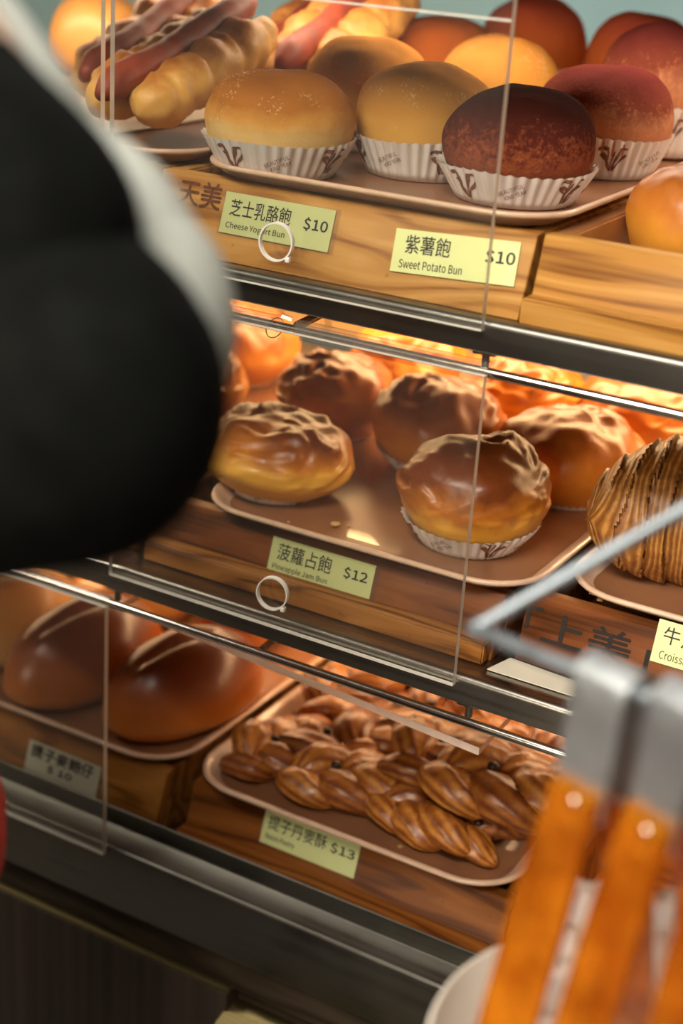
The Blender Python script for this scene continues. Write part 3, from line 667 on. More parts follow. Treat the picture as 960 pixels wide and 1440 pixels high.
# ------------------------------------------------------------------ raisin pastries: three braided strands each
def twist(seed,mats,Ln=.118,wd=.016,rad=.0150,nl=7):
    """plaited pastry: plump leaf-shaped lobes of laminated dough lying alternately over each other"""
    t=empty('raisin_pastry'); rnd=random.Random(seed)
    for s in range(nl):
        u=(s+.5)/nl*2-1; sd=1 if s%2 else -1; ln=.034*(1.08-.35*abs(u))+rnd.uniform(-.002,.003); rd=rad*(1-.28*u*u)*rnd.uniform(.92,1.08)
        ya=sd*R(38+rnd.uniform(-8,8)); cx=u*Ln/2*.80; cy=sd*wd*(1-.35*abs(u)); cz=.0165+(.007 if s%3==1 else 0)+rnd.uniform(-.001,.002)
        n=30; pts=[];rr=[]
        for i in range(n+1):
            f=i/n*2-1; q=max(0,1-f*f)
            lx=f*ln; ly=-sd*.010*f*f; lz=-.010*f*f
            pts.append((cx+lx*cos(ya)-ly*sin(ya),cy+lx*sin(ya)*sd*sd+ly*cos(ya),cz+lz)); rr.append(rd*(q**.62)+.0012)
        b=bmesh.new()
        def shape(i,a,s=s):
            st=(abs(a/(2*PI)-.5)*7+i*.045+s*.37)%1.0
            return 1+.10*(st**3)-.03+.10*noise.noise(Vector((i*.18,cos(a)*1.3,sin(a)*1.3+seed+s)))
        lay=b.verts.layers.float.new('lam'); rg=tube(b,pts,rr,48,shape=shape,flat=(.86,1.12))
        for i_,ring in enumerate(rg):
            for k_,v in enumerate(ring): v[lay]=abs(k_/48-.5)*2.6+i_*.012+s*.4
        obj('dough_lobe',b,mats[s%len(mats)],t,angle=70)
    for q in range(4):
        b=bmesh.new(); bmesh.ops.create_icosphere(b,subdivisions=2,radius=.0042); 
        for v in b.verts: v.co*=1+.18*noise.noise(v.co*400+Vector((q,seed,0))); v.co.z*=.75
        obj('raisin',b,M_raisin,t,loc=(-.036+.024*q,rnd.uniform(-.008,.008),.0300))
    return t
tw=[twist(.4,[M_lamA,M_lamB],.122,.015,.0165),twist(1.7,[M_lamB,M_lamB,M_lamA],.116,.016,.0170,6),twist(2.9,[M_lamB,M_lamA],.124,.015,.0160,8)]
ZP=Z3+.003
P=[ # x,y,z,rz,tiltx,tilty,variant,scale,label
 (-.553,.112,0,58,6,0,0,.92,'dark twisted pastry in the left front corner of the heap'),
 (-.560,.218,0,85,0,4,1,.95,'dark pastry behind the left corner twist'),
 (-.487,.100,0,30,0,0,1,.95,'rounded pastry lying low at the front, left of centre'),
 (-.492,.182,.004,70,0,-4,2,1.0,'long dark pastry leaning behind the rounded front one'),
 (-.405,.092,0,5,0,0,2,.90,'shadowed pastry at the bottom of the heap near the centre front'),
 (-.428,.150,.020,62,6,6,0,1.05,'dark crested pastry on the upper layer in the centre'),
 (-.365,.118,.027,22,0,4,1,1.12,'golden lit twist on top of the heap at the right'),
 (-.372,.208,.006,140,0,0,0,1.0,'pastry with raisins behind the golden top twist'),
 (-.440,.262,.004,100,0,0,1,1.0,'pastry under the raised acrylic sheet in the middle back'),
 (-.530,.310,.002,20,0,0,2,1.0,'pastry at the back beneath the ring of the raised sheet'),
 (-.375,.320,.004,70,0,0,2,1.0,'pastry at the back right beneath the shelf edge'),
 (-.455,.370,.003,10,0,0,0,1.0,'pastry farthest back in the middle of the tray')]
first=[True]*3
for x,y,z,rz,tx,ty,v,s,lb in P:
    o=tw[v] if first[v] else copy_tree(tw[v]); first[v]=False
    put(o,x,y,ZP-.004+z,s,s,R(rz),(R(tx),R(ty))); tag(o,lb,'pastry','braided raisin pastries in the heap')

# ------------------------------------------------------------------ sausage breads
def sausage_bread(p0,p1,label,seed,sc_=1.0,rs=.0120):
    p0=Vector(p0);p1=Vector(p1); d=p1-p0; ln=d.length; t=empty('sausage_bread',p0)
    t.rotation_euler=d.to_track_quat('X','Z').to_euler(); t.scale=(sc_,sc_,sc_)
    tag(t,label,'bread','sausage breads on the left tray'); ln/=sc_
    # two rows of dough lobes along the sausage
    for s in (-1,1):
        pts=[];rr=[]
        for i in range(49):
            f=i/48; lob=.5+.5*sin(f*PI*9+seed+s*.9); e=max(0,1-abs(f*2-1)**5)
            pts.append((f*ln,s*(.0195+.001*lob),-.004+.002*lob)); rr.append((.0185+.0016*lob)*min(1,e**.7+.05)*(1+.14*noise.noise(Vector((f*9,s*3,seed)))))
        b=bmesh.new(); tube(b,pts,rr,24,shape=lambda i,a:1+.16*noise.noise(Vector((i*.35,cos(a)*2+s,sin(a)*2+seed)))+.05*sin(i*1.1+2*a),flat=(1,1.05)); obj('dough',b,B_dough,t,angle=180)
        for q in range(7):
            b=bmesh.new(); bmesh.ops.create_icosphere(b,subdivisions=2,radius=.0042)
            for v in b.verts: v.co.z*=.4; v.co.x*=1.6
            obj('ketchup_blob' if q%2 else 'herb_fleck',b,M_ketchup if q%2 else M_herb,t,loc=(ln*(.12+.125*q),s*(.021+.003*sin(q*3)),.0125),rot=(0,0,q)).scale=(1,1,1) if q%2 else (.5,.5,.5)
    pts=[(-.012+(ln+.024)*i/30,.0010*sin(i*.5),.0125+.0015*sin(i*.35)) for i in range(31)]
    rr=[rs*min(1,(.35+.65*min(1,min(i,30-i)/2.5)))*(1-.05*(abs(sin(i*.9))**8)) for i in range(31)]
    b=bmesh.new(); tube(b,pts,rr,24); obj('sausage',b,B_saus,t,angle=180)
    return t
sausage_bread((-.682,.052,-.160),(-.682,.215,-.112),'sausage bread with long red sausage, nearest beside the cream bun',.3,1.0)
sausage_bread((-.752,.120,-.160),(-.757,.285,-.100),'sausage bread behind and left of the nearest one, seen through the panel',1.2,1.0)
sausage_bread((-.655,.235,-.150),(-.660,.395,-.090),'sausage bread behind the front left cream bun',2.2,1.0)
sausage_bread((-.725,.300,-.160),(-.730,.460,-.104),'sausage bread at the back of the left tray',3.0,1.0)
# left part of the shelf: papered loaf tray
b=bmesh.new(); bx(b,-.850,-.722,.090,.37,Z1+.0030,Z1+.0036); tag(obj('paper_sheet',b,M_paper,smooth=False),'white paper sheet on the tray left of the sausage breads','paper')
b=bmesh.new(); bx(b,-1.22,-.92,.03,.5,-.243,-.190,.002); tag(obj('riser_block',b,M_pine),'pine block under the far left loaves of the top shelf','riser')
for i,(x,y,rz,lb) in enumerate(((-1.00,.13,30,'pale loaf far left in front on the top shelf'),(-1.06,.30,10,'orange loaf far left at the back on the top shelf'),(-.945,.37,50,'blurred loaf left behind the sausage breads'))):
    split_roll((x,y,-.190+.0005),R(rz),lb,B_plain,1.1,False,'plain loaves at the far left')
# pale rail: lengthwise price strip seen far left
# ------------------------------------------------------------------ rods and acrylic panels
def rod(z,y,label,pegs,bracket=None):
    t=tag(empty('hanging_rod',(0,y,z)),label,'rod','chrome rods that carry the acrylic panels')
    b=bmesh.new(); tube(b,[(X0+.02,0,0),(X1-.02,0,0)],.0032,14); obj('bar',b,M_chrome,t)
    for x in pegs:
        b=bmesh.new(); tube(b,[(x,0,.0028),(x,0,.0115)],.0026,10); bx(b,x-.0075,x+.0075,-.004,.008,.0112,.0128,.0005); obj('peg',b,M_steel,t)
    return t
ZS=[-.0065,-.243,-.478]
RODZ=[z-.0305 for z in ZS]
def under(z): return z-.0175
PY=.0055
rod(RODZ[0],PY,'chrome rod under the shelf above the top buns',(-.655,-.367,-.08))
r2=rod(RODZ[1],PY,'chrome rod above the pineapple jam buns',(-.655,-.3655,-.08))
b=bmesh.new(); tube(b,[(-.500,.003,.002),(-.497,.10,.0105)],.0030,10); obj('cross_bar',b,M_steel_dark,r2)
r3_=rod(RODZ[2]-.002,PY,'chrome rod above the split rolls and raisin pastries',(-.640,-.353,-.08))
for ch in r3_.children:
    if ch.name.startswith('peg'): ch.location.z=.002; ch.scale.z=1.0
b=bmesh.new(); tube(b,[(-.515,.003,.002),(-.512,.13,.0125)],.0028,10); obj('cross_bar',b,M_steel,r3_)
def ring_bm():
    b=bmesh.new(); pts=[(.0105*cos(2*PI*k/40),.0015*sin(2*PI*k/40*1.0),.0118*sin(2*PI*k/40)) for k in range(40)]
    # flat ribbon loop with a small knob
    rings=[]
    for k in range(40):
        a=2*PI*k/40; c=Vector((.0105*cos(a),-.003+.0012*cos(a),.0118*sin(a))); n=Vector((cos(a),0,sin(a)))
        h=.0019; th=.00045
        rings.append([b.verts.new(c+n*u+Vector((0,v,0))) for u,v in ((th,-h),(th,h),(-th,h),(-th,-h))])
    for i in range(40):
        A=rings[i];B=rings[(i+1)%40]
        for k in range(4): b.faces.new((A[k],B[k],B[(k+1)%4],A[(k+1)%4]))
    bx(b,.0065,.0095,-.0045,-.0005,-.0118,-.0085,.0006)
    bmesh.ops.recalc_face_normals(b,faces=b.faces[:]); return b
def panel(x0,x1,zt,zb,label,ringx,ringz,group='clear hanging acrylic panels',rolls=None,roll_reflection=None):
    """sheet hangs from the rod by a rolled top; bottom rests against the shelf lip"""
    yt=PY-.0046; yb=-.0010-.0002; t=tag(empty('acrylic_panel',((x0+x1)/2,PY,zt)),label,'acrylic panel',group); ox=(x0+x1)/2
    th=.0045; b=bmesh.new()
    def P(x,z,o): f=(zt-z)/(zt-zb); y=yt+(yb-yt)*f+o; return (x-ox,y-PY,z-zt)
    v=[b.verts.new(P(x,z,o)) for o in (-th,0) for x,z in ((x0,zb),(x1,zb),(x1,zt),(x0,zt))]
    for f,mi in (((0,1,2,3),0),((7,6,5,4),0),((0,4,5,1),1),((1,5,6,2),1),((2,6,7,3),1),((3,7,4,0),1)):
        F=b.faces.new([v[i] for i in f]); F.material_index=mi
    bmesh.ops.recalc_face_normals(b,faces=b.faces[:])
    obj('sheet',b,[M_acr,M_edge],t,smooth=False)
    for a,c in (rolls or [(x0,x1)]):
        b=bmesh.new(); pr=[]
        for ro,rng in ((.0070,range(0,21)),(.0046,range(20,-1,-1))):
            for k in rng:
                an=R(182-k*13); pr.append((ro*cos(an),ro*sin(an)+.0002))
        prism(b,pr,a-ox,c-ox); bmesh.ops.recalc_face_normals(b,faces=b.faces[:]); obj('rolled_hook',b,M_acr2,t,angle=50)
    if roll_reflection:
        b=bmesh.new(); zc=roll_reflection; p=P(x0,zc,-th); bx(b,x0+.14-ox,x1-ox,p[1]-.0008,p[1]-.0001,p[2]-.0006,p[2]+.0006); obj('roll_reflection',b,M_edge,t,smooth=False)  # pale strip drawn in place of the rolled top's reflection in the sheet
    if ringx is not None:
        q=P(ringx,ringz,-th); obj('ring_handle',ring_bm(),M_ring,t,loc=(q[0],q[1],q[2]),rot=(0,0,R(8)))
    return t
panel(-.6405,-.3655,RODZ[0],-.246,'clear acrylic panel in front of the cream and purple buns',-.508,-.2155,roll_reflection=-.071)
panel(-.6400,-.3615,RODZ[1],-.4815,'clear acrylic panel in front of the pineapple jam buns',-.499,-.4540,rolls=[(-.640,-.515),(-.497,-.3615)])
panel(-.9250,-.6450,RODZ[2]-.002,-.7255,'clear acrylic panel in front of the split rolls at the lower left',-.80,-.69)
panel(-.9300,-.6480,RODZ[0],-.246,'clear acrylic panel at the upper left, behind the black sleeve',-.80,-.2155)
# tape bits by the bracket
b=bmesh.new(); tube(b,[(-.512,PY-.001,RODZ[1]+.0052),(-.507,PY-.003,RODZ[1]+.0075),(-.502,PY-.001,RODZ[1]+.0058)],.0028,8); tag(obj('clear_tape',b,M_acr2),'crumpled clear tape between the two rolled hooks above the jam buns','tape')
b=bmesh.new(); pts=[(-.514+.006*cos(a),PY-.001+.0045*sin(a*1.0)*1,RODZ[1]-.001+.0055*sin(a)) for a in [2*PI*k/24 for k in range(24)]]; tube(b,pts,.0004,6,closed=True); tag(obj('green_wire_tie',b,M_herb),'thin green wire tie looped round the rod over the jam buns','wire tie')
# raised sheet over the pastries
t=tag(empty('acrylic_panel',(0,0,0)),'acrylic panel swung up flat above the raisin pastries, with white ring','acrylic panel','clear hanging acrylic panels')
A=Vector((-.648,.022,-.5225)); B_=Vector((-.350,.022,-.5425)); dx=(B_-A); dy=Vector((0,.200,.010)); nz=dx.cross(dy).normalized()*.0060
b=bmesh.new(); v=[b.verts.new(p) for p in (A,B_,B_+dy,A+dy,A+nz,B_+nz,B_+dy+nz,A+dy+nz)]
for f,mi in (((0,3,2,1),0),((4,5,6,7),0),((0,1,5,4),1),((1,2,6,5),1),((2,3,7,6),1),((3,0,4,7),1)):
    F=b.faces.new([v[i] for i in f]); F.material_index=mi
bmesh.ops.recalc_face_normals(b,faces=b.faces[:]); obj('sheet',b,[M_acr,M_edge],t,smooth=False)
q=A+dx*.47+dy*.33+nz; obj('ring_handle',ring_bm(),M_ring,t,loc=q+Vector((0,0,.003)),rot=(R(-75),0,R(20)))

# ------------------------------------------------------------------ price labels
def label_card(x0,z0,y,w,h,lines,label,roll=0,card=M_card,sleeve=True):
    """x0: left edge; z0: height of the lower edge; y: depth of the lower edge (box front)"""
    t=tag(empty('price_label',(x0,y-.0010,z0),(PI/2-LEAN,0,0)),label,'price label','price labels on the box fronts')
    t.rotation_euler=(Matrix.Rotation(PI/2-LEAN,3,'X')@Matrix.Rotation(roll,3,'Z')).to_euler()
    b=bmesh.new(); bx(b,0,w,0,h,-.0002,.0003); obj('card',b,card,t,smooth=False)
    if sleeve:
        b=bmesh.new(); bx(b,-.0015,w+.004,-.0012,h+.0012,.00075,.0009); obj('plastic_sleeve',b,clear_s,t,smooth=False)
    for body,a,c,d,e,bold in lines: letters(t,body,a,c,d,e,.0005,M_ink,bold=bold)
    return t
clear_s=clear('clear_sleeve',(.99,.99,.99),.015,1.3)
W=.0835;H=.0268
label_card(-.5735,-.2250,.0259,W,H,[('芝士乳酪飽',.0055,.0520,.0118,.0228,.00006),('Cheese Yogurt Bun',.0045,.0500,.0026,.0078,.00004),('$10',.0625,.0800,.0110,.0195,.00022)],'yellow Cheese Yogurt Bun label reading $10 on pale pine')
label_card(-.4440,-.2285,.0247,W,.0265,[('紫薯飽',.0080,.0385,.0120,.0235,.00006),('Sweet Potato Bun',.0055,.0485,.0028,.0080,.00004),('$10',.0625,.0815,.0115,.0205,.00022)],'yellow Sweet Potato Bun label reading $10 left of the knotty box',roll=R(3.2),sleeve=False)
label_card(-.5330,-.4645,.0388,W,.0262,[('菠蘿占飽',.0060,.0500,.0110,.0230,.00006),('Pineapple Jam Bun',.0040,.0490,.0028,.0080,.00004),('$12',.0605,.0790,.0115,.0200,.00022)],'yellow Pineapple Jam Bun label reading $12 on dark wood',sleeve=True)
label_card(-.2530,-.4530,.0539,.0835,.0275,[('牛角飽',.0050,.0400,.0130,.0245,.00006),('Croissant',.0050,.0290,.0030,.0085,.00004),('$12',.0600,.0790,.0115,.0200,.00022)],'yellow Croissant label on the stamped box at the right edge',sleeve=False)
label_card(-.5300,-.6925,.0414,W,.0258,[('提子丹麥酥',.0045,.0560,.0125,.0235,.00004),('Raisin Pastry',.0045,.0300,.0035,.0088,.00004),('$13',.0600,.0805,.0125,.0210,.00022)],'yellow Raisin Pastry label reading $13 on the lowest box')
label_card(-.7530,-.7030,.0280,.0745,.0262,[('提子麥飽仔',.0040,.0680,.0140,.0245,.0004),('$ 10',.0230,.0480,.0050,.0115,.0004)],'white card with smudged black writing on the honey box',card=M_cardw,sleeve=False)
# plain card lying on the middle shelf
b=bmesh.new(); vs=[(-.3500,.0215),(-.3440,.0450),(-.288,.0400),(-.2800,.0215)]; lo=[b.verts.new((x,y,-.4774)) for x,y in vs]; hi=[b.verts.new((x,y,-.4766)) for x,y in vs]
b.faces.new(lo[::-1]); b.faces.new(hi)
for i in range(4): b.faces.new((lo[i],lo[(i+1)%4],hi[(i+1)%4],hi[i]))
bmesh.ops.recalc_face_normals(b,faces=b.faces[:]); tag(obj('blank_card',b,M_paper,smooth=False),'blank cream card lying on the middle steel shelf between two boxes','card')
# crumbs
cr=[(-.500,.075,Z2+.0035,.0035),(-.492,.080,Z2+.003,.0016),(-.305,.080,Z2+.004,.003),(-.298,.074,Z2+.004,.0022),(-.312,.092,Z2+.004,.0026),(-.42,.060,Z3+.0035,.0018),(-.530,.060,Z2+.003,.0012)]
for i,(x,y,z,r_) in enumerate(cr):
    b=bmesh.new(); bmesh.ops.create_icosphere(b,subdivisions=2,radius=r_)
    for v in b.verts: v.co*=1+.4*noise.noise(v.co*600+Vector((i,0,0))); v.co.z*=.45
    tag(obj('pastry_crumb',b,M_crumb,loc=(x,y,z-.0018+r_*.42)),('flat pastry flake on the jam bun tray floor','tiny crumb beside the flake on the jam bun tray','crumb at the left tip of the croissant','smallest crumb in front of the croissant','crumb behind the others at the croissant tip','crumb at the front rim of the raisin pastry tray','tiny crumb in front of the wide left jam bun')[i],'crumb','loose crumbs on the trays')

# ------------------------------------------------------------------ tong rack, tongs, bowl in the foreground
RZ=-.2755
a=Vector((-.135,-.225,-.2060)); c0=Vector((-.2215,-.306,-.2760)); c1=Vector((-.166,-.322,-.2715)); c2=Vector((-.05,-.348,-.262)); c3=Vector((.02,-.33,-.258)); c4=Vector((.00,-.14,-.190))
rk=tag(empty('tong_rack',(.05,-.23,-1.5)),'steel wire rack bent to a point, holding the tongs in front','rack')
def rel(b): bmesh.ops.translate(b,verts=b.verts[:],vec=(-.05,.23,1.5)); return b
b=bmesh.new(); tube(b,spline([a+(a-c0)*.6,a,c0+(a-c0)*.10,c0,c0+(c1-c0)*.12,c1,c2,c3],6),.0033,12); obj('wire_loop',rel(b),M_wire,rk)
e0=a+(a-c0)*.6
b=bmesh.new(); tube(b,[e0,(.05,e0.y,e0.z),(.05,-.23,-.30),(.05,-.23,-1.49)],.005,12); tube(b,[c3,(.05,-.28,-.27),(.05,-.23,-.30)],.0033,12); obj('stand_pole',rel(b),M_chrome,rk)
b=bmesh.new(); lathe(b,[(.001,0),(.08,0),(.08,.006),(.02,.012),(.001,.013)],36); obj('foot_plate',b,M_steel_dark,rk)
def tong(px,py,pz,rz,label,spread=.030,length=.20,wst=.024):
    """steel hairpin head hung over the wire, two long amber paddles"""
    t=tag(empty('pastry_tongs',(px,py,pz),(0,0,rz)),label,'tongs','amber tongs on the rack')
    # strap: inverted U
    pts=spline([(-.011,0,-.052),(-.0095,0,-.025),(-.0085,0,-.002),(-.005,0,.0045),(0,0,.0062),(.005,0,.0045),(.0085,0,-.002),(.0095,0,-.025),(.011,0,-.052)],6)
    b=bmesh.new(); A=[]
    for i,p in enumerate(pts):
        p=Vector(p); q=Vector(pts[min(i+1,len(pts)-1)])-Vector(pts[max(i-1,0)]); n=Vector((-q.z,0,q.x)).normalized()*.0006
        A.append([b.verts.new(p+n+Vector((0,s*wst/2,0))) for s in (-1,1)]+[b.verts.new(p-n+Vector((0,s*wst/2,0))) for s in (1,-1)])
    for X,Y in zip(A,A[1:]):
        for k in range(4): b.faces.new((X[k],X[(k+1)%4],Y[(k+1)%4],Y[k]))
    b.faces.new(A[0]); b.faces.new(A[-1][::-1]); bmesh.ops.recalc_face_normals(b,faces=b.faces[:]); obj('steel_head',b,M_strap,t,angle=60)
    for s in (-1,1):
        b=bmesh.new(); A=[]; n=24
        for i in range(n+1):
            f=i/n; x=s*(.0118+(spread)*f**.9); z=-.040-length*f; wd=wst/2*(1.0+.22*sin(f*PI*.9)); th=.0022+.0006*sin(f*9)
            if f>.96: wd*=.8
            A.append([b.verts.new((x+u*th,v*wd,z)) for u,v in ((-1,-.85),(1,-.85),(1.25,0),(1,.85),(-1,.85),(-1.0,0))])
        for X,Y in zip(A,A[1:]):
            for k in range(6): b.faces.new((X[k],X[(k+1)%6],Y[(k+1)%6],Y[k]))
        b.faces.new(A[0]); b.faces.new(A[-1][::-1]); bmesh.ops.recalc_face_normals(b,faces=b.faces[:])
        pd=obj('amber_paddle',b,M_amber,t,angle=45)
        for zz in (-.046,-.0485-.008):
            b=bmesh.new(); bmesh.ops.create_uvsphere(b,u_segments=12,v_segments=8,radius=.0022); obj('rivet',b,M_chrome,pd,loc=(s*.0145,-.001,zz))
    return t
def on(f): return c1+(c2-c1)*f
for f,rz,sp,lb,ln in ((.085,72,.040,'amber tongs at the left end of the rack, bright steel top',.165),(.36,66,.036,'second amber tongs from the left on the wire rack',.165),(.60,80,.028,'amber tongs at the right edge of the photograph',.165)):
    p=on(f); tong(p.x,p.y,p.z+.0012,R(rz),lb,sp,ln)
# white bowl on its stand below the tongs, with crumpled paper in it
bw=tag(empty('round_bowl',(-.128,-.292,-.520)),'large off-white round bowl under the hanging tongs','bowl')
b=bmesh.new(); pr=[(.001,.0),(.05,.0),(.075,.012),(.088,.035),(.0935,.0590),(.0945,.0605),(.0925,.0610),(.086,.0365),(.073,.0150),(.05,.0040),(.001,.0035)]
lathe(b,pr,72); obj('bowl_shell',b,M_white,bw,angle=60)
st=tag(empty('pedestal_stand',(-.128,-.292,-1.5)),'steel pedestal under the off-white bowl','stand')
b=bmesh.new(); lathe(b,[(.001,0),(.10,0),(.10,.008),(.018,.02),(.016,.95),(.06,.973),(.06,.979),(.001,.979)],32); obj('column',b,M_steel_dark,st)
b=bmesh.new(); n=26; g=[]
for i in range(n):
    row=[]
    for j in range(n):
        u=i/(n-1)-.5; v=j/(n-1)
        x=u*.105; z=v*.092; y=.014*noise.noise(Vector((u*9,v*7,1)))+.008*abs(noise.noise(Vector((u*20,v*18,5))))+.015*v
        row.append(b.verts.new((x,y,z)))
    g.append(row)
for i in range(n-1):
    for j in range(n-1): b.faces.new((g[i][j],g[i+1][j],g[i+1][j+1],g[i][j+1]))
bmesh.ops.solidify(b,geom=b.faces[:],thickness=.0004); tag(obj('crumpled_paper',b,M_cup,loc=(-.142,-.250,-.5060),rot=(0,0,R(20)),angle=25),'crumpled white paper standing in the bowl behind the tongs','paper')

# ------------------------------------------------------------------ the customer at the left
per=tag(empty('person',(-.62,-.40,-1.5)),'person in a black sleeve with pale grey panel, arm bent, facing the shelves','person')
PO=Vector((-.62,-.40,-1.5))
def skin_mesh(name,verts,edges,radii,mat,sub=2,parent=per):
    me=bpy.data.meshes.new(name); me.from_pydata([tuple(Vector(v)-PO) for v in verts],edges,[]); o=bpy.data.objects.new(name,me); COL.objects.link(o)
    m=o.modifiers.new('skin','SKIN')
    for i,r_ in enumerate(radii):
        sv=me.skin_vertices[0].data[i]; sv.radius=(r_,r_) if not isinstance(r_,tuple) else r_; sv.use_root=(i==0)
    s=o.modifiers.new('sub','SUBSURF'); s.levels=sub; s.render_levels=sub
    dg=bpy.context.evaluated_depsgraph_get(); dg.update(); m2=bpy.data.meshes.new_from_object(o.evaluated_get(dg)); bpy.data.objects.remove(o); bpy.data.meshes.remove(me)
    for p in m2.polygons: p.use_smooth=True
    m2.materials.clear(); m2.materials.append(mat); o=bpy.data.objects.new(name,m2); COL.objects.link(o)
    if parent: o.parent=parent
    return o
# joints
pel=(-.66,-.40,-.62); wst_=(-.665,-.40,-.46); chs=(-.665,-.39,-.24); nck=(-.66,-.38,-.055); hd0=(-.655,-.355,.04); hd1=(-.655,-.345,.13)
shR=(-.515,-.405,-.050); elR=(-.318,-.447,-.166); wrR=(-.47,-.325,-.236); haR=(-.515,-.250,-.262)
shL=(-.83,-.37,-.10); elL=(-.90,-.40,-.37); wrL=(-.86,-.22,-.46); haL=(-.85,-.16,-.47)
hpR=(-.58,-.40,-.66); knR=(-.575,-.385,-1.06); anR=(-.57,-.40,-1.43); hpL=(-.75,-.40,-.66); knL=(-.755,-.385,-1.06); anL=(-.76,-.40,-1.43)
toR=(-.565,-.27,-1.475); toL=(-.765,-.27,-1.475)
V=[pel,wst_,chs,nck,hd0,hd1,shR,elR,wrR,haR,shL,elL,wrL,haL,hpR,knR,anR,toR,hpL,knL,anL,toL,(-.405,-.424,-.052),(-.350,-.438,-.092)]
E_=[(0,1),(1,2),(2,3),(3,4),(4,5),(2,6),(6,22),(22,23),(23,7),(7,8),(8,9),(2,10),(10,11),(11,12),(12,13),(0,14),(14,15),(15,16),(16,17),(0,18),(18,19),(19,20),(20,21)]
Rr=[.11,.10,.12,.045,.068,.066,.045,.036,.024,.030,.048,.038,.024,.030,.085,.055,.036,.035,.085,.055,.036,.035,.034,.030]
body=skin_mesh('body',V,E_,Rr,M_skin)
# fingers
def fingers(root,dirv,side,parent):
    root=Vector(root); d=Vector(dirv).normalized(); s=Vector(side).normalized(); n=d.cross(s)
    for k,(off,ln) in enumerate(((-.027,.062),(-.009,.072),(.009,.068),(.026,.054))):
        p=root+s*off+d*.012; b=bmesh.new(); pts=[p-PO,p+d*ln*.4-n*.004-PO,p+d*ln*.75-n*.014-PO,p+d*ln*.95-n*.026-PO]; tube(b,spline([tuple(q) for q in pts],4),[.009-.0002*i for i in range(13)],12); obj('finger',b,M_skin,parent,angle=180)
    p=root+s*.030-d*.012; b=bmesh.new(); pts=[p-PO,p+s*.020+d*.022-n*.006-PO,p+s*.026+d*.048-n*.014-PO]; tube(b,spline([tuple(q) for q in pts],4),[.0105-.0003*i for i in range(9)],12); obj('thumb',b,M_skin,parent,angle=180)
fingers(haR,(-.3,.6,-.1),(-.9,-.3,0),body); fingers(haL,(.1,1,-.15),(1,-.1,0),body)
# face: nose, eyes, ears, mouth
hc=Vector((-.655,-.35,.085))-PO
b=bmesh.new(); tube(b,[hc+Vector((0,.066,.022)),hc+Vector((0,.080,0)),hc+Vector((0,.084,-.012)),hc+Vector((0,.070,-.018))],[.005,.008,.011,.006],12); obj('nose',b,M_skin,body,angle=180)
for s in (-1,1):
    b=bmesh.new(); bmesh.ops.create_uvsphere(b,u_segments=16,v_segments=10,radius=.011); obj('eye',b,M_white,body,loc=hc+Vector((s*.026,.058,.020)))
    b=bmesh.new(); bmesh.ops.create_uvsphere(b,u_segments=14,v_segments=10,radius=.018)
    for v in b.verts: v.co.x*=.3; v.co.y*=.65
    obj('ear',b,M_skin,body,loc=hc+Vector((s*.068,0,0)))
b=bmesh.new(); tube(b,[hc+Vector((-.02,.064,-.042)),hc+Vector((0,.070,-.041)),hc+Vector((.02,.064,-.042))],[.003,.006,.003],10); obj('mouth',b,plain('lips',(.45,.16,.13),.5),body,angle=180)
b=bmesh.new(); nr,seg=20,40; rings=[]
for j in range(nr+1):
    th=PI*.62*j/nr; rings.append([b.verts.new(hc+Vector(((.079+.004*noise.noise(Vector((j*.4,k*.7,2))))*sin(th)*cos(2*PI*k/seg),(.086)*sin(th)*sin(2*PI*k/seg)-.012,.092*cos(th)+.022 - (.0 if sin(2*PI*k/seg)<.5 else -.02*j/nr)))) for k in range(seg)])
for A,B2 in zip(rings,rings[1:]):
    for k in range(seg): b.faces.new((A[k],A[(k+1)%seg],B2[(k+1)%seg],B2[k]))
obj('hair',b,M_hair,per,angle=180)
# clothes
b=bmesh.new()
def ell(rings_,mi=0):
    prev=None
    for (x,y,z,rx,ry) in rings_:
        ring=[b.verts.new(Vector((x+rx*cos(2*PI*k/40)+.004*noise.noise(Vector((cos(2*PI*k/40)*2,sin(2*PI*k/40)*2,z*14))),y+ry*sin(2*PI*k/40),z))-PO) for k in range(40)]
        if prev:
            for k in range(40): b.faces.new((prev[k],prev[(k+1)%40],ring[(k+1)%40],ring[k]))
        prev=ring
ell(spline([(-.655,-.40,-.680,.165,.135),(-.645,-.40,-.60,.172,.140),(-.615,-.40,-.45,.183,.138),(-.620,-.395,-.30,.176,.140),(-.655,-.39,-.16,.190,.132),(-.650,-.39,-.095,.165,.105),(-.660,-.385,-.062,.105,.080),(-.66,-.38,-.045,.062,.060)],5))
obj('jacket_torso',b,M_grey,per,angle=180)
b=bmesh.new(); ell([(-.615,-.40,-.468,.183,.140),(-.615,-.40,-.463,.188,.144),(-.615,-.40,-.440,.188,.144),(-.615,-.40,-.432,.184,.140)]); obj('waist_band',b,M_red,per,angle=180)
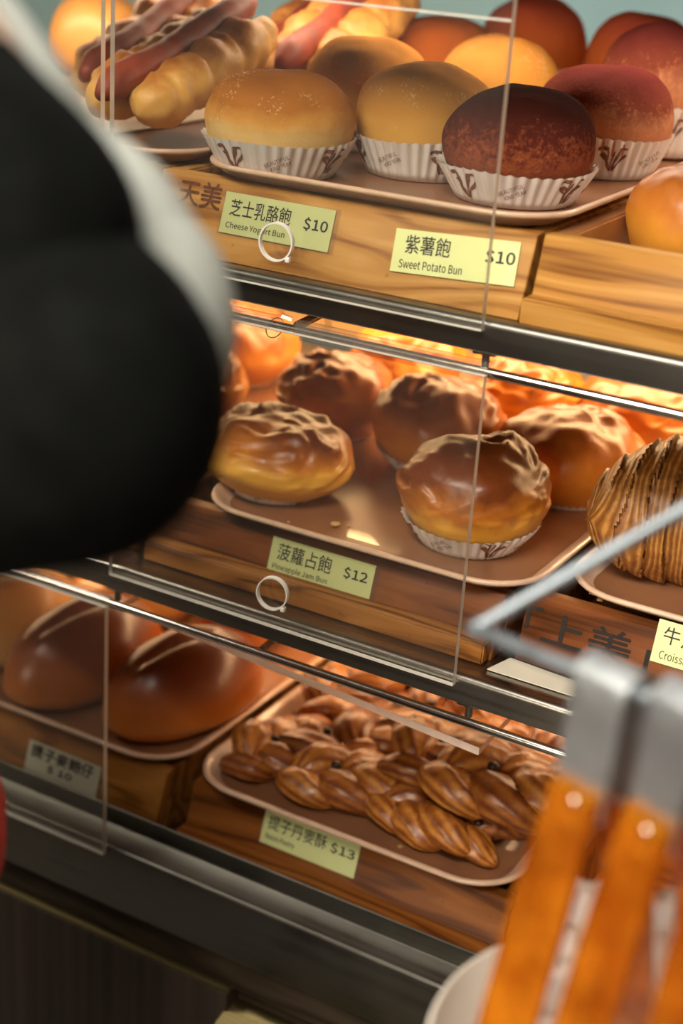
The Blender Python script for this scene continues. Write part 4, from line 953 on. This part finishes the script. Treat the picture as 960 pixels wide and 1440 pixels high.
def sleeve(name,path,mat,seg=40,fold=.004,seed=0,flat=(1,1)):
    pts=spline(path,10); b=bmesh.new()
    P_=[Vector(p[:3])-PO for p in pts]; rr=[p[3] for p in pts]
    tube(b,P_,rr,seg,shape=lambda i,a:1+fold*18*noise.noise(Vector((i*.11+seed,cos(a)*1.2,sin(a)*1.2)))*.8,flat=flat)
    return obj(name,b,mat,per,angle=180)
sleeve('jacket_sleeve',[(-.610,-.395,-.075,.055),(-0.5186,-0.3949,-0.0099,0.0555), (-0.4404,-0.4190,-0.0479,0.0456), (-0.3773,-0.4381,-0.0841,0.0400), (-0.3368,-0.4403,-0.1102,0.0392), (-0.3269,-0.4426,-0.1267,0.0360), (-0.3122,-0.4440,-0.1471,0.0447), (-0.3050,-0.4484,-0.1648,0.0488), (-0.3228,-0.4514,-0.1765,0.0456), (-0.3878,-0.4382,-0.2033,0.0460),(-.452,-.345,-.232,.036)],M_black,seed=2,fold=.0012)
sleeve('sleeve_panel',[(-0.5213,-0.3690,-0.0041,0.0410), (-0.4438,-0.3920,-0.0392,0.0319), (-0.3850,-0.4015,-0.0761,0.0276), (-0.3604,-0.4004,-0.1026,0.0271), (-0.3385,-0.3946,-0.1161,0.0271), (-0.3291,-0.3956,-0.1294,0.0305), (-0.3193,-0.3981,-0.1460,0.0345), (-0.3157,-0.4046,-0.1643,0.0330), (-0.3196,-0.4145,-0.1808,0.0271)],M_wstripe,seed=5,fold=.0006)
sleeve('jacket_sleeve',[(-.80,-.375,-.085,.06),(-.865,-.385,-.20,.058),(-.90,-.40,-.36,.052),(-.885,-.32,-.42,.046),(-.862,-.235,-.455,.036)],M_black,seed=8,fold=.002)
for s,(h,k,an) in enumerate(((hpR,knR,anR),(hpL,knL,anL))): sleeve('trouser_leg',[(*h[:2],h[2]+.03,.098),(*h[:2],h[2]-.08,.096),(*k,.072),(*an,.056)],M_trouser,seed=s*3,fold=.001)
for q in (anR,anL):
    b=bmesh.new(); tube(b,[Vector(q)-PO+Vector((0,-.05,-.028)),Vector(q)-PO+Vector((0,-.02,-.025)),Vector(q)-PO+Vector((0,.06,-.028)),Vector(q)-PO+Vector((0,.17,-.036)),Vector(q)-PO+Vector((0,.20,-.038))],[.025,.042,.042,.034,.018],20,flat=(.9,1.05)); obj('shoe',b,M_black,per,angle=180)
